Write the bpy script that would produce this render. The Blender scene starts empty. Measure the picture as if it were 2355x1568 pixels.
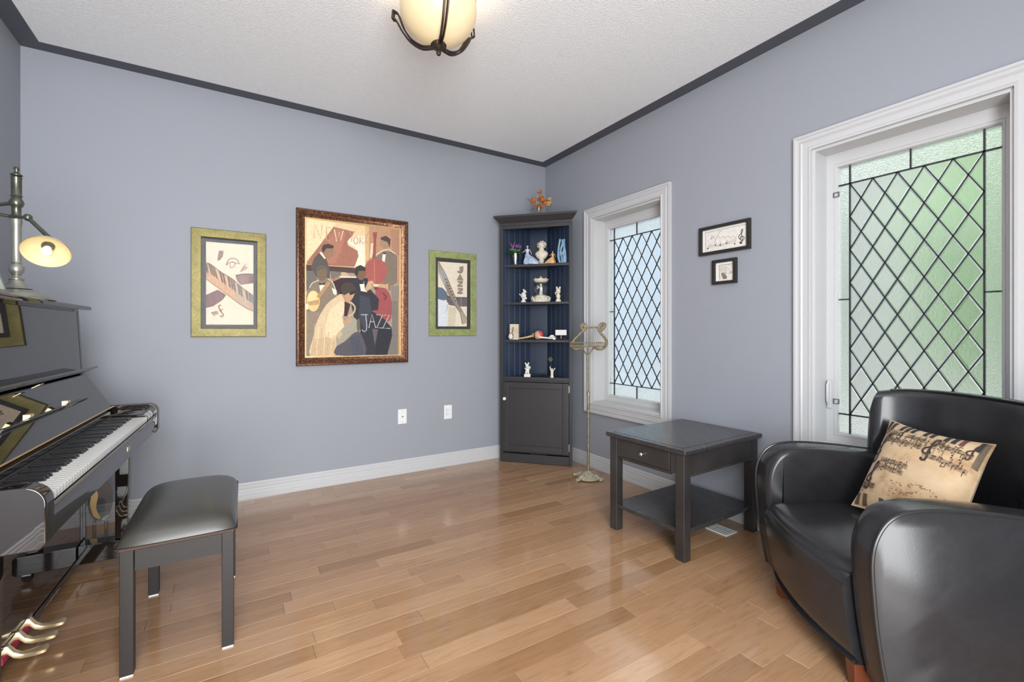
import bpy, bmesh, math, random
from mathutils import Vector, Matrix
from math import sin, cos, pi, radians as R, hypot, atan2

# ------------------------------------------------------------------ camera, sky, exposure
SC = bpy.context.scene
COL = SC.collection
FPX, YAW, HY, CAMH = 1052.24, 0.552631, 763.47, 1.1405      # focal length (px), heading, horizon row, eye height
HCEIL, YA, XB, XC, YF = 2.74, 3.612, 2.606, -0.9945, -0.95   # room: ceiling, back wall, right wall, left wall, open side

cam = bpy.data.cameras.new('camera')
cam.sensor_fit = 'HORIZONTAL'; cam.sensor_width = 36.0
cam.lens = FPX / 2355 * 36.0
cam.shift_y = -(784 - HY) / 2355
cam.clip_start = 0.02
camo = bpy.data.objects.new('camera', cam); COL.objects.link(camo)
camo.location = (0, 0, CAMH); camo.rotation_euler = (pi / 2, 0, -YAW)
SC.camera = camo

world = bpy.data.worlds.new('sky'); SC.world = world; world.use_nodes = True
bg = world.node_tree.nodes['Background']
bg.inputs[0].default_value = (0.93, 0.97, 1.0, 1); bg.inputs[1].default_value = 3.0
SC.view_settings.view_transform = 'Standard'; SC.view_settings.look = 'None'
SC.view_settings.gamma = 1.0; SC.view_settings.use_curve_mapping = False
SC.view_settings.exposure = 0.08
SC.cycles.use_denoising = True
SC.cycles.max_bounces = 9; SC.cycles.diffuse_bounces = 6; SC.cycles.glossy_bounces = 4; SC.cycles.transmission_bounces = 6; SC.cycles.transparent_max_bounces = 10
SC.cycles.sample_clamp_indirect = 8.0

# added fill light behind the camera, brightens the walls and ceiling
pl_ = bpy.data.lights.new('added_fill_light', 'AREA'); pl_.shape = 'RECTANGLE'; pl_.size = 1.45; pl_.size_y = 2.45
pl_.energy = 160.0; pl_.color = (.965, .985, 1.0)
po = bpy.data.objects.new('added_fill_light', pl_); COL.objects.link(po)
po.location = (-.04, YF + .02, 1.30); po.rotation_euler = (pi / 2, 0, 0)

random.seed(7)
# ------------------------------------------------------------------ pixel helpers (a pixel gives a direction only)
DV = (sin(YAW), cos(YAW)); RV = (cos(YAW), -sin(YAW))
def ray(px, py):
    u = (px - 1177.5) / FPX; v = (HY - py) / FPX
    return Vector((DV[0] + u * RV[0], DV[1] + u * RV[1], v))
def onz(px, py, z):
    r = ray(px, py); t = (z - CAMH) / r.z; return Vector((r.x * t, r.y * t, z))
def onA(px, py, d=0.0):
    r = ray(px, py); t = (YA - d) / r.y; return Vector((r.x * t, r.y * t, CAMH + r.z * t))
def onB(px, py, d=0.0):
    r = ray(px, py); t = (XB - d) / r.x; return Vector((r.x * t, r.y * t, CAMH + r.z * t))

# ------------------------------------------------------------------ materials
def lin(c):
    return tuple(((v / 255) / 12.92 if v / 255 <= .04045 else ((v / 255 + .055) / 1.055) ** 2.4) for v in c)
MATS = {}
def newmat(name):
    m = bpy.data.materials.new(name); m.use_nodes = True
    nt = m.node_tree; b = nt.nodes['Principled BSDF']; MATS[name] = m
    return m, nt, b
def setb(b, **k):
    alias = {'color': 'Base Color', 'rough': 'Roughness', 'metal': 'Metallic', 'coat': 'Coat Weight', 'coatr': 'Coat Roughness',
             'trans': 'Transmission Weight', 'ior': 'IOR', 'spec': 'Specular IOR Level', 'sub': 'Subsurface Weight', 'sheen': 'Sheen Weight',
             'emit': 'Emission Color', 'emits': 'Emission Strength', 'alpha': 'Alpha'}
    for kk, v in k.items():
        s = b.inputs[alias[kk]]
        s.default_value = (*v, 1) if kk in ('color', 'emit') else v
def N(nt, t, **k):
    n = nt.nodes.new(t)
    for kk, v in k.items():
        if kk.startswith('i_'): n.inputs[kk[2:].replace('_', ' ')].default_value = v
        else: setattr(n, kk, v)
    return n
def mapped(nt, scale, kind='Object'):
    tc = N(nt, 'ShaderNodeTexCoord'); mp = N(nt, 'ShaderNodeMapping'); mp.inputs['Scale'].default_value = scale
    nt.links.new(tc.outputs[kind], mp.inputs[0]); return mp.outputs[0]
def worldpos(nt, scale):
    g = N(nt, 'ShaderNodeNewGeometry'); mp = N(nt, 'ShaderNodeMapping'); mp.inputs['Scale'].default_value = scale
    nt.links.new(g.outputs['Position'], mp.inputs[0]); return mp.outputs[0]
def noise(nt, vec, scale=5, detail=4, rough=.5, dist=0):
    n = N(nt, 'ShaderNodeTexNoise'); n.inputs['Scale'].default_value = scale; n.inputs['Detail'].default_value = detail
    n.inputs['Roughness'].default_value = rough; n.inputs['Distortion'].default_value = dist
    if vec: nt.links.new(vec, n.inputs['Vector'])
    return n.outputs['Fac']
def ramp(nt, fac, stops, interp='LINEAR'):
    r = N(nt, 'ShaderNodeValToRGB'); r.color_ramp.interpolation = interp
    el = r.color_ramp.elements
    while len(el) < len(stops): el.new(.5)
    for e, (p, c) in zip(el, stops): e.position = p; e.color = (*c, 1)
    nt.links.new(fac, r.inputs[0]); return r.outputs[0]
def bump(nt, b, h, strength=.3, dist=.002):
    n = N(nt, 'ShaderNodeBump'); n.inputs['Strength'].default_value = strength; n.inputs['Distance'].default_value = dist
    nt.links.new(h, n.inputs['Height']); nt.links.new(n.outputs[0], b.inputs['Normal']); return n
def mixc(nt, fac, a, b_, mode='MIX'):
    n = N(nt, 'ShaderNodeMix', data_type='RGBA', blend_type=mode)
    if isinstance(fac, (int, float)): n.inputs[0].default_value = fac
    else: nt.links.new(fac, n.inputs[0])
    for i, s in ((6, a), (7, b_)):
        if isinstance(s, tuple): n.inputs[i].default_value = (*s, 1)
        else: nt.links.new(s, n.inputs[i])
    return n.outputs[2]

def simple(name, color, rough=.5, metal=0, coat=0, var=0.0, vscale=30, bmp=0.0, bscale=200, bdist=.001, coatr=.05, **k):
    m, nt, b = newmat(name); setb(b, color=color, rough=rough, metal=metal, coat=coat, coatr=coatr, **k)
    if var:
        f = noise(nt, mapped(nt, (1, 1, 1)), vscale, 4)
        c = ramp(nt, f, [(.3, tuple(v * (1 - var) for v in color)), (.7, tuple(min(1, v * (1 + var)) for v in color))])
        nt.links.new(c, b.inputs['Base Color'])
    if bmp: bump(nt, b, noise(nt, mapped(nt, (1, 1, 1)), bscale, 3), bmp, bdist)
    return m

simple('wall_paint', (.302, .318, .358), .62, bmp=.08, bscale=260, bdist=.0008)
simple('border_paint', (.085, .091, .112), .6, bmp=.06, bscale=200)
simple('trim_white', (.53, .535, .545), .34)
simple('sash_white', (.56, .565, .57), .34)
m, nt, b = newmat('ceiling_stipple'); setb(b, color=(.90, .92, .94), rough=.8)
v = worldpos(nt, (1, 1, 1)); f = noise(nt, v, 130, 4, .6)
bump(nt, b, f, .8, .007)
nt.links.new(ramp(nt, f, [(.3, (.86, .88, .90)), (.62, (.94, .96, .98))]), b.inputs['Base Color'])

m, nt, b = newmat('oak_plank'); setb(b, rough=.2, coat=.35, coatr=.12)
oi = N(nt, 'ShaderNodeObjectInfo')
off = N(nt, 'ShaderNodeVectorMath', operation='ADD')
g = N(nt, 'ShaderNodeNewGeometry'); sc_ = N(nt, 'ShaderNodeVectorMath', operation='SCALE'); sc_.inputs['Scale'].default_value = 37.0
cx = N(nt, 'ShaderNodeCombineXYZ')
for i in range(3): nt.links.new(oi.outputs['Random'], cx.inputs[i])
nt.links.new(cx.outputs[0], sc_.inputs[0]); nt.links.new(g.outputs['Position'], off.inputs[0]); nt.links.new(sc_.outputs[0], off.inputs[1])
mp = N(nt, 'ShaderNodeMapping'); mp.inputs['Scale'].default_value = (2.2, 22, 1); nt.links.new(off.outputs[0], mp.inputs[0])
grain = noise(nt, mp.outputs[0], 3.2, 8, .62, .6)
mp2 = N(nt, 'ShaderNodeMapping'); mp2.inputs['Scale'].default_value = (1, 4, 1); nt.links.new(off.outputs[0], mp2.inputs[0])
blot = noise(nt, mp2.outputs[0], 5, 4, .6, 1.2)
basec = ramp(nt, oi.outputs['Random'], [(0, (.305, .165, .080)), (.15, (.370, .210, .110)), (.7, (.410, .238, .129)), (1, (.470, .286, .162))])
gr = ramp(nt, grain, [(.25, (.72, .68, .64)), (.5, (1, 1, 1)), (.75, (1.10, 1.08, 1.06))])
bl = ramp(nt, blot, [(.22, (.55, .50, .46)), (.40, (1, 1, 1))])
c = mixc(nt, .75, basec, gr, 'MULTIPLY'); c = mixc(nt, .55, c, bl, 'MULTIPLY')
nt.links.new(c, b.inputs['Base Color'])
scr = noise(nt, worldpos(nt, (60, 60, 1)), .9, 6, .7, 2)
nt.links.new(ramp(nt, scr, [(.35, (.10,) * 3), (.7, (.20,) * 3)]), b.inputs['Roughness'])
bump(nt, b, grain, .10, .0012)
simple('plank_gap', (.045, .028, .018), .7)

simple('piano_black', (.012, .009, .008), .018, spec=.75)
simple('key_white', (.80, .79, .75), .22, coat=.4)
simple('key_black', (.012, .012, .013), .25)
simple('brass', (.70, .50, .24), .35, .9)
simple('brass_pale', (.80, .62, .38), .38, .75)
simple('felt_red', (.42, .03, .07), .9)
simple('felt_dark', (.02, .02, .02), .95)
m, nt, b = newmat('leather'); setb(b, color=(.022, .023, .026), rough=.22, spec=.42)
v = mapped(nt, (1, 1, 1)); f1 = noise(nt, v, 240, 5, .6); f2 = noise(nt, v, 9, 6, .7, 1.5)
nt.links.new(ramp(nt, f2, [(.3, (.19,) * 3), (.75, (.24,) * 3)]), b.inputs['Roughness'])
nt.links.new(ramp(nt, f2, [(.3, (.021, .021, .023)), (.7, (.027, .027, .030))]), b.inputs['Base Color'])
ad = N(nt, 'ShaderNodeMath', operation='ADD'); nt.links.new(f1, ad.inputs[0]); nt.links.new(f2, ad.inputs[1])
bump(nt, b, ad.outputs[0], .085, .0012)
m, nt, b = newmat('bench_vinyl'); setb(b, color=(.044, .042, .036), rough=.32, coat=.2, coatr=.25)
v = mapped(nt, (1, 1, 1)); bump(nt, b, noise(nt, v, 320, 4), .2, .001)
simple('bench_wood', (.019, .016, .015), .42, bmp=.05, spec=.35)
simple('bench_wood_edge', (.045, .018, .010), .5)
simple('espresso', (.030, .027, .026), .34, var=.25, vscale=8, coat=.15, coatr=.3)
m, nt, b = newmat('espresso_top'); setb(b, rough=.28, coat=.25, coatr=.2)
v = mapped(nt, (6, 1, 6)); f = noise(nt, v, 16, 6, .7)
nt.links.new(ramp(nt, f, [(.3, (.030, .029, .029)), (.7, (.042, .040, .039))]), b.inputs['Base Color'])
nt.links.new(ramp(nt, f, [(.3, (.22,) * 3), (.7, (.30,) * 3)]), b.inputs['Roughness'])
simple('cabinet_black', (.035, .034, .036), .38, bmp=.04, bscale=120)
simple('cabinet_inside', (.016, .028, .058), .34, bmp=.04)
simple('cherry_foot', (.15, .036, .013), .35, coat=.2)
simple('steel', (.62, .62, .60), .28, 1)
simple('knob_white', (.80, .80, .80), .2, coat=.5)
m, nt, b = newmat('antique_brass'); setb(b, metal=.75, rough=.45)
nt.links.new(ramp(nt, noise(nt, mapped(nt, (1, 1, 1)), 60, 4), [(.3, (.22, .18, .11)), (.7, (.42, .36, .25))]), b.inputs['Base Color'])
m, nt, b = newmat('verdigris'); setb(b, rough=.75)
nt.links.new(ramp(nt, noise(nt, mapped(nt, (1, 1, 1)), 55, 6, .7), [(.3, (.20, .17, .11)), (.55, (.42, .38, .27)), (.75, (.50, .53, .42))]), b.inputs['Base Color'])
bump(nt, b, noise(nt, mapped(nt, (1, 1, 1)), 120, 5), .6, .003)
simple('lamp_bronze', (.13, .135, .11), .3, .8, var=.2)
simple('lamp_pewter', (.40, .40, .35), .32, .8, var=.12, vscale=20)
simple('dark_bronze', (.06, .045, .035), .33, .7, var=.3)
m, nt, b = newmat('alabaster_shade'); setb(b, color=(.66, .53, .33), rough=.35)
f = noise(nt, mapped(nt, (1, 1, 1)), 7, 4)
nt.links.new(ramp(nt, f, [(.3, (.95, .70, .38)), (.7, (1.0, .80, .52))]), b.inputs['Emission Color']); setb(b, emits=.20)
simple('lamp_shade_cream', (.62, .50, .27), .4, emit=(1.0, .80, .42), emits=.20)
simple('shade_outer', (.72, .66, .50), .35)
simple('bulb_glow', (1, 1, 1), .4, emit=(1, .93, .80), emits=2.2)
for nm, c1, c2 in (('frame_olive', (.145, .120, .032), (.27, .225, .070)), ('frame_green', (.22, .25, .08), (.42, .47, .20))):
    m, nt, b = newmat(nm); setb(b, metal=.35, rough=.42)
    v = mapped(nt, (1, 1, 1)); f = noise(nt, v, 90, 6, .75); g2 = noise(nt, v, 14, 3)
    c = ramp(nt, f, [(.30, (.045, .038, .018)), (.40, c1), (.62, c2)])
    c = mixc(nt, .5, c, ramp(nt, g2, [(.3, c1), (.7, c2)])); nt.links.new(c, b.inputs['Base Color']); bump(nt, b, f, .35, .002)
m, nt, b = newmat('frame_copper'); setb(b, metal=.6, rough=.33)
v = mapped(nt, (1, 1, 1)); f = noise(nt, v, 70, 6, .75)
nt.links.new(ramp(nt, f, [(.35, (.035, .018, .012)), (.5, (.13, .055, .028)), (.68, (.36, .17, .09))]), b.inputs['Base Color'])
simple('gilt', (.62, .42, .20), .35, .7)
simple('mat_dark', (.040, .041, .044), .85)
simple('mat_white', (.80, .78, .75), .85)
simple('frame_black', (.020, .018, .016), .35)
m, nt, b = newmat('print'); setb(b, rough=.75)                     # flat printed or painted colour, carried by the faces
at = N(nt, 'ShaderNodeAttribute'); at.attribute_name = 'Col'
f = noise(nt, mapped(nt, (1, 1, 1)), 75, 6, .75)
hs = N(nt, 'ShaderNodeHueSaturation'); hs.inputs['Saturation'].default_value = .82; nt.links.new(at.outputs['Color'], hs.inputs['Color'])
c = mixc(nt, 1.0, hs.outputs[0], ramp(nt, f, [(.25, (.78, .77, .75)), (.75, (1.14, 1.12, 1.1))]), 'MULTIPLY')
nt.links.new(c, b.inputs['Base Color'])
m, nt, b = newmat('pillow_cloth'); setb(b, rough=.92, sheen=.2)
v = mapped(nt, (1, 1, 1)); f = noise(nt, v, 11, 5, .6)
nt.links.new(ramp(nt, f, [(.28, (.33, .20, .10)), (.45, (.55, .38, .22)), (.75, (.64, .48, .31))]), b.inputs['Base Color'])
bump(nt, b, noise(nt, v, 500, 2), .25, .0008)
# glass
def sheet_glass(name, tint=(1, 1, 1), rough=.0, fac=None):
    m = bpy.data.materials.new(name); m.use_nodes = True; MATS[name] = m; nt = m.node_tree; nt.nodes.clear()
    o = N(nt, 'ShaderNodeOutputMaterial'); mx = N(nt, 'ShaderNodeMixShader'); t = N(nt, 'ShaderNodeBsdfTransparent'); gl = N(nt, 'ShaderNodeBsdfGlossy')
    t.inputs[0].default_value = (*tint, 1); gl.inputs['Roughness'].default_value = rough
    lw = N(nt, 'ShaderNodeLayerWeight'); pw = N(nt, 'ShaderNodeMath', operation='POWER'); pw.inputs[1].default_value = 5.0
    nt.links.new(lw.outputs['Facing'], pw.inputs[0]); fr = N(nt, 'ShaderNodeMath', operation='MULTIPLY_ADD'); fr.inputs[1].default_value = .90; fr.inputs[2].default_value = .005
    nt.links.new(pw.outputs[0], fr.inputs[0])
    if fac:
        ad = N(nt, 'ShaderNodeMath', operation='ADD'); ad.inputs[1].default_value = fac; nt.links.new(fr.outputs[0], ad.inputs[0]); nt.links.new(ad.outputs[0], mx.inputs[0])
    else: nt.links.new(fr.outputs[0], mx.inputs[0])
    nt.links.new(t.outputs[0], mx.inputs[1]); nt.links.new(gl.outputs[0], mx.inputs[2]); nt.links.new(mx.outputs[0], o.inputs[0])
sheet_glass('picture_glass'); sheet_glass('clear_glass', (.90, .93, .93), .02, .13); sheet_glass('crystal', (.80, .83, .84), .05, .18)
def obscure(name, rough, bscale, bstr, tint):
    m, nt, b = newmat(name); setb(b, color=tint, rough=rough, trans=1.0, ior=1.45)
    v = mapped(nt, (1, 1, 1)); bump(nt, b, noise(nt, v, bscale, 3, .6), bstr, .004); return m
obscure('diamond_glass', .22, 120, .35, (.95, .97, .96)); obscure('hammered_glass', .26, 170, .9, (.93, .96, .93))
simple('lead_came', (.035, .036, .045), .4, .4)
# small things
simple('ivory', (.74, .68, .56), .5, var=.12, vscale=80); simple('porcelain', (.78, .77, .74), .25, coat=.4)
simple('gown_blue', (.40, .50, .68), .35, var=.3, vscale=40, coat=.3); simple('gown_orange', (.72, .40, .16), .5, var=.25, vscale=50)
simple('skin', (.62, .42, .30), .5); simple('hair_blond', (.55, .40, .20), .6)
simple('statue_blue', (.17, .30, .44), .35, var=.3, vscale=25, coat=.3)
simple('petal_purple', (.26, .10, .32), .7, var=.3); simple('petal_pink', (.62, .45, .50), .7); simple('leaf_green', (.05, .19, .04), .6, var=.4, vscale=40)
simple('petal_rust', (.46, .15, .04), .8, var=.5, vscale=60); simple('petal_straw', (.60, .38, .14), .8, var=.3, vscale=60); simple('stem_brown', (.24, .15, .07), .8)
simple('tan_paper', (.62, .54, .41), .8, var=.15, vscale=50); simple('ink', (.10, .08, .07), .7)
simple('maraca_wood', (.58, .38, .19), .4, coat=.3); simple('maraca_red', (.66, .08, .12), .35, coat=.4); simple('maraca_band', (.06, .07, .09), .5)
simple('plate_white', (.80, .80, .81), .3); simple('slot_dark', (.10, .10, .11), .6)
simple('vent_white', (.74, .74, .73), .4); simple('slate', (.20, .23, .23), .55)
simple('grass', (.10, .19, .05), .9, var=.4, vscale=6); simple('patio', (.56, .55, .53), .85, var=.1, vscale=3)
simple('foliage', (.34, .50, .27), .7, var=.35, vscale=3); simple('bark', (.10, .075, .05), .9, var=.3)
simple('siding', (.30, .365, .43), .7); simple('stone', (.35, .36, .335), .8, var=.15, vscale=2); simple('roof_grey', (.16, .16, .17), .8)
simple('rubber', (.02, .02, .02), .7)

# ------------------------------------------------------------------ mesh tools
def weighted(me, cmin):                                  # area-weighted corner normals, so bevelled flats stay flat
    pn_ = [p.normal.copy() for p in me.polygons]; pa = [p.area for p in me.polygons]; around = [[] for _ in me.vertices]
    for p in me.polygons:
        for v_ in p.vertices: around[v_].append(p.index)
    out = []
    for p in me.polygons:
        for v_ in p.vertices:
            n_ = Vector((0, 0, 0))
            for q in around[v_]:
                if pn_[q].dot(pn_[p.index]) > cmin: n_ += pn_[q] * pa[q]
            out.append(n_.normalized() if n_.length > 0 else pn_[p.index])
    me.normals_split_custom_set(out)
class MB:
    def __init__(s): s.v = []; s.f = []; s.m = []; s.c = []
    def add(s, vs, fs, mi=0, col=None, M=None):
        o = len(s.v)
        s.v += [tuple(M @ Vector(p)) if M else tuple(p) for p in vs]
        for f in fs: s.f.append([i + o for i in f]); s.m.append(mi); s.c.append(col)
        return s
    def box(s, x0, x1, y0, y1, z0, z1, mi=0, M=None, col=None):
        vs = [(x, y, z) for z in (z0, z1) for y in (y0, y1) for x in (x0, x1)]
        return s.add(vs, [(0, 2, 3, 1), (4, 5, 7, 6), (0, 1, 5, 4), (2, 6, 7, 3), (0, 4, 6, 2), (1, 3, 7, 5)], mi, col, M)
    def prism(s, poly, z0, z1, mi=0, M=None):          # polygon in xy, extruded in z
        n = len(poly)
        vs = [(x, y, z0) for x, y in poly] + [(x, y, z1) for x, y in poly]
        fs = [list(range(n))[::-1], list(range(n, 2 * n))] + [(i, (i + 1) % n, (i + 1) % n + n, i + n) for i in range(n)]
        return s.add(vs, fs, mi, None, M)
    def lathe(s, prof, n=24, mi=0, M=None, cap=True):
        vs = []; fs = []
        for r, z in prof:
            for k in range(n): a = 2 * pi * k / n; vs.append((r * cos(a), r * sin(a), z))
        for j in range(len(prof) - 1):
            for k in range(n):
                k2 = (k + 1) % n; fs.append((j * n + k, j * n + k2, (j + 1) * n + k2, (j + 1) * n + k))
        if cap:
            if prof[0][0] > 1e-6: fs.append(list(range(n))[::-1])
            if prof[-1][0] > 1e-6: fs.append([(len(prof) - 1) * n + k for k in range(n)])
        return s.add(vs, fs, mi, None, M)
    def tube(s, pts, rad, n=8, mi=0, M=None, closed=False, flat=1.0):
        pts = [Vector(p) for p in pts]; L = len(pts)
        if not isinstance(rad, (list, tuple)): rad = [rad] * L
        vs = []; fs = []; up = None
        for i, p in enumerate(pts):
            a = pts[i - 1] if (i or closed) else p; c_ = pts[(i + 1) % L] if (i < L - 1 or closed) else p
            t = (c_ - a).normalized()
            if up is None: up = Vector((0, 0, 1)) if abs(t.z) < .9 else Vector((1, 0, 0))
            sd = t.cross(up).normalized(); up = sd.cross(t).normalized()
            for k in range(n):
                an = 2 * pi * k / n; vs.append(p + sd * (cos(an) * rad[i]) + up * (sin(an) * rad[i] * flat))
        for i in range(L if closed else L - 1):
            j = (i + 1) % L
            for k in range(n):
                k2 = (k + 1) % n; fs.append((i * n + k, i * n + k2, j * n + k2, j * n + k))
        if not closed: fs.append(list(range(n))[::-1]); fs.append([(L - 1) * n + k for k in range(n)])
        return s.add(vs, fs, mi, None, M)
    def ball(s, c, r, n=12, mi=0, M=None):
        if not isinstance(r, (list, tuple)): r = (r, r, r)
        vs = [(c[0], c[1], c[2] - r[2])]; fs = []; h = n // 2
        for j in range(1, h):
            ph = -pi / 2 + pi * j / h
            for k in range(n): a = 2 * pi * k / n; vs.append((c[0] + r[0] * cos(ph) * cos(a), c[1] + r[1] * cos(ph) * sin(a), c[2] + r[2] * sin(ph)))
        vs.append((c[0], c[1], c[2] + r[2])); T = len(vs) - 1
        for k in range(n):
            k2 = (k + 1) % n; fs.append((0, 1 + k2, 1 + k)); fs.append((T, 1 + (h - 2) * n + k, 1 + (h - 2) * n + k2))
            for j in range(h - 2): fs.append((1 + j * n + k, 1 + j * n + k2, 1 + (j + 1) * n + k2, 1 + (j + 1) * n + k))
        return s.add(vs, fs, mi, None, M)
    def loft(s, secs, mi=0, M=None, capped=True):      # list of closed loops with equal counts
        n = len(secs[0]); vs = [p for q in secs for p in q]; fs = []
        for i in range(len(secs) - 1):
            for k in range(n):
                k2 = (k + 1) % n; fs.append((i * n + k, i * n + k2, (i + 1) * n + k2, (i + 1) * n + k))
        if capped: fs.append(list(range(n))[::-1]); fs.append([(len(secs) - 1) * n + k for k in range(n)])
        return s.add(vs, fs, mi, None, M)
    def grid(s, fn, nu, nv, mi=0, M=None):
        vs = [fn(i / nu, j / nv) for j in range(nv + 1) for i in range(nu + 1)]
        fs = [(j * (nu + 1) + i, j * (nu + 1) + i + 1, (j + 1) * (nu + 1) + i + 1, (j + 1) * (nu + 1) + i) for j in range(nv) for i in range(nu)]
        return s.add(vs, fs, mi, None, M)
    def mesh(s, name, mats, bevel=0, seg=2, smooth=35, fixn=True):
        me = bpy.data.meshes.new(name); me.from_pydata(s.v, [], s.f)
        for m in (mats if isinstance(mats, (list, tuple)) else [mats]): me.materials.append(MATS[m])
        me.polygons.foreach_set('material_index', s.m)
        if any(c is not None for c in s.c):
            ca = me.color_attributes.new('Col', 'FLOAT_COLOR', 'CORNER'); dat = []
            for p, c_ in zip(me.polygons, s.c): dat += [*(c_ or (1, 1, 1)), 1.0] * p.loop_total
            ca.data.foreach_set('color', dat)
        if bevel or fixn:
            bm = bmesh.new(); bm.from_mesh(me)
            if fixn: bmesh.ops.recalc_face_normals(bm, faces=bm.faces)
            if bevel:
                ed = [e for e in bm.edges if len(e.link_faces) == 2 and e.calc_face_angle(0) > R(32)]
                bmesh.ops.bevel(bm, geom=ed, offset=bevel, segments=seg, profile=.5, affect='EDGES', clamp_overlap=True)
            bm.to_mesh(me); bm.free()
        me.update()
        if smooth:
            me.shade_smooth(); me.set_sharp_from_angle(angle=R(smooth))
            if bevel: weighted(me, cos(R(smooth + 12)))
        return me
    def build(s, name, mats, parent=None, bevel=0, seg=2, smooth=35, loc=None, rot=None, fixn=True):
        return link(s.mesh(name, mats, bevel, seg, smooth, fixn), name, parent, loc, rot)
def link(me, name, parent=None, loc=None, rot=None):
    o = bpy.data.objects.new(name, me); COL.objects.link(o); o.parent = parent
    if loc is not None: o.location = loc
    if rot is not None: o.rotation_euler = rot
    return o
def thing(name, label, cat, loc=(0, 0, 0), rz=0, group=None):
    o = bpy.data.objects.new(name, None); COL.objects.link(o); o.location = loc; o.rotation_euler = (0, 0, rz)
    o.empty_display_size = .1
    return tag(o, label, cat, group)
def tag(o, label, cat, group=None, kind=None):
    o['label'] = label; o['category'] = cat
    if group: o['group'] = group
    if kind: o['kind'] = kind
    return o
def struct(o, label=None):
    o['kind'] = 'structure'
    if label: o['label'] = label
    return o
def Rx(a): return Matrix.Rotation(a, 4, 'X')
def Ry(a): return Matrix.Rotation(a, 4, 'Y')
def Rz(a): return Matrix.Rotation(a, 4, 'Z')
def T(x, y, z): return Matrix.Translation((x, y, z))
def arc(cx, cy, r, a0, a1, n, ry=None): return [(cx + r * cos(R(a0 + (a1 - a0) * i / n)), cy + (ry or r) * sin(R(a0 + (a1 - a0) * i / n))) for i in range(n + 1)]
def smoothcurve(pts, n=6):                                   # Catmull-Rom through points of any dimension
    P = [pts[0]] + list(pts) + [pts[-1]]; out = []
    for i in range(1, len(P) - 2):
        for k in range(n):
            t = k / n
            out.append(tuple(.5 * (2 * b_ + (c_ - a) * t + (2 * a - 5 * b_ + 4 * c_ - d) * t * t + (3 * b_ - a - 3 * c_ + d) * t ** 3) for a, b_, c_, d in zip(P[i - 1], P[i], P[i + 1], P[i + 2])))
    out.append(tuple(pts[-1])); return out

# ------------------------------------------------------------------ the room
struct(MB().box(XC - .15, XB + .2, YA, YA + .15, -.15, HCEIL + .15).build('wall_back', 'wall_paint', smooth=0), 'plain periwinkle grey wall hung with three framed pictures')
struct(MB().box(XC - .15, XC, YF, YA, -.15, HCEIL + .15).build('wall_left', 'wall_paint', smooth=0), 'periwinkle grey wall behind the upright piano')
# right wall with two window openings
W_OPEN = [(2.931 - .73, 2.931), (1.218 - .73, 1.218)]; WZ0, WZ1, WT = .548, 2.097, .2
mb = MB(); ys = [YF, W_OPEN[1][0], W_OPEN[1][1], W_OPEN[0][0], W_OPEN[0][1], YA]
for i in range(5):
    if i in (1, 3):
        mb.box(XB, XB + WT, ys[i], ys[i + 1], -.15, WZ0); mb.box(XB, XB + WT, ys[i], ys[i + 1], WZ1, HCEIL + .15)
    else: mb.box(XB, XB + WT, ys[i], ys[i + 1], -.15, HCEIL + .15)
struct(mb.build('wall_right', 'wall_paint', smooth=0), 'periwinkle grey wall with two leaded windows')
mb = MB(); wx0, wx1, wz0, wz1 = -.04 - .76, -.04 + .76, .06, 2.55  # unseen wall; its opening is made up to hold the added fill light
mb.box(XC - .15, wx0, YF - .15, YF, -.15, HCEIL + .15); mb.box(wx1, XB + .2, YF - .15, YF, -.15, HCEIL + .15); mb.box(wx0, wx1, YF - .15, YF, -.15, wz0); mb.box(wx0, wx1, YF - .15, YF, wz1, HCEIL + .15)
struct(mb.build('wall_front', 'wall_paint', smooth=0), 'periwinkle grey wall behind the viewer with a made-up opening for the added light')
struct(MB().box(XC, XB, YF, YA, HCEIL, HCEIL + .12).build('ceiling', 'ceiling_stipple', smooth=0), 'white stippled ceiling')
BW = .099
mb = MB(); e = .0015
mb.box(XC, XB, YA - BW, YA, HCEIL - e, HCEIL + .001); mb.box(XB - BW, XB, YF, YA - BW, HCEIL - e, HCEIL + .001); mb.box(XC, XC + BW, YF, YA - BW, HCEIL - e, HCEIL + .001)
struct(mb.build('trim_1', 'border_paint', smooth=0), 'smooth slate grey border painted round the ceiling edge')
# floor: sub-floor and boards running along the back wall
fl = struct(MB().box(XC, XB, YF, YA, -.12, -.0035).build('floor', 'plank_gap', smooth=0), 'glossy honey brown hardwood strip floor')
PW, PH = .0845, .030
known = {}
for y, x in [(2.108, .189), (1.763, .257), (1.673, .54), (1.757, .655), (1.933, .518), (2.017, .756), (1.93, .917), (1.5, .576), (2.19, 1.618), (2.024, 1.457),
             (1.762, 1.409), (1.677, 1.49), (1.85, 1.623), (1.588, 1.343), (1.602, 1.747), (1.426, 1.544), (2.117, 1.893), (1.742, 1.006), (1.846, 1.22), (1.776, 1.914),
             (1.355, 1.909), (1.178, 1.72), (1.1, 1.865), (1.172, 1.322), (1.0, 1.488), (.84, 1.671), (1.413, 1.145), (3.48, .554), (3.41, .231), (3.32, .454), (3.15, .328)]:
    known.setdefault(int(math.floor((y - PH) / PW)), []).append(x)
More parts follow.
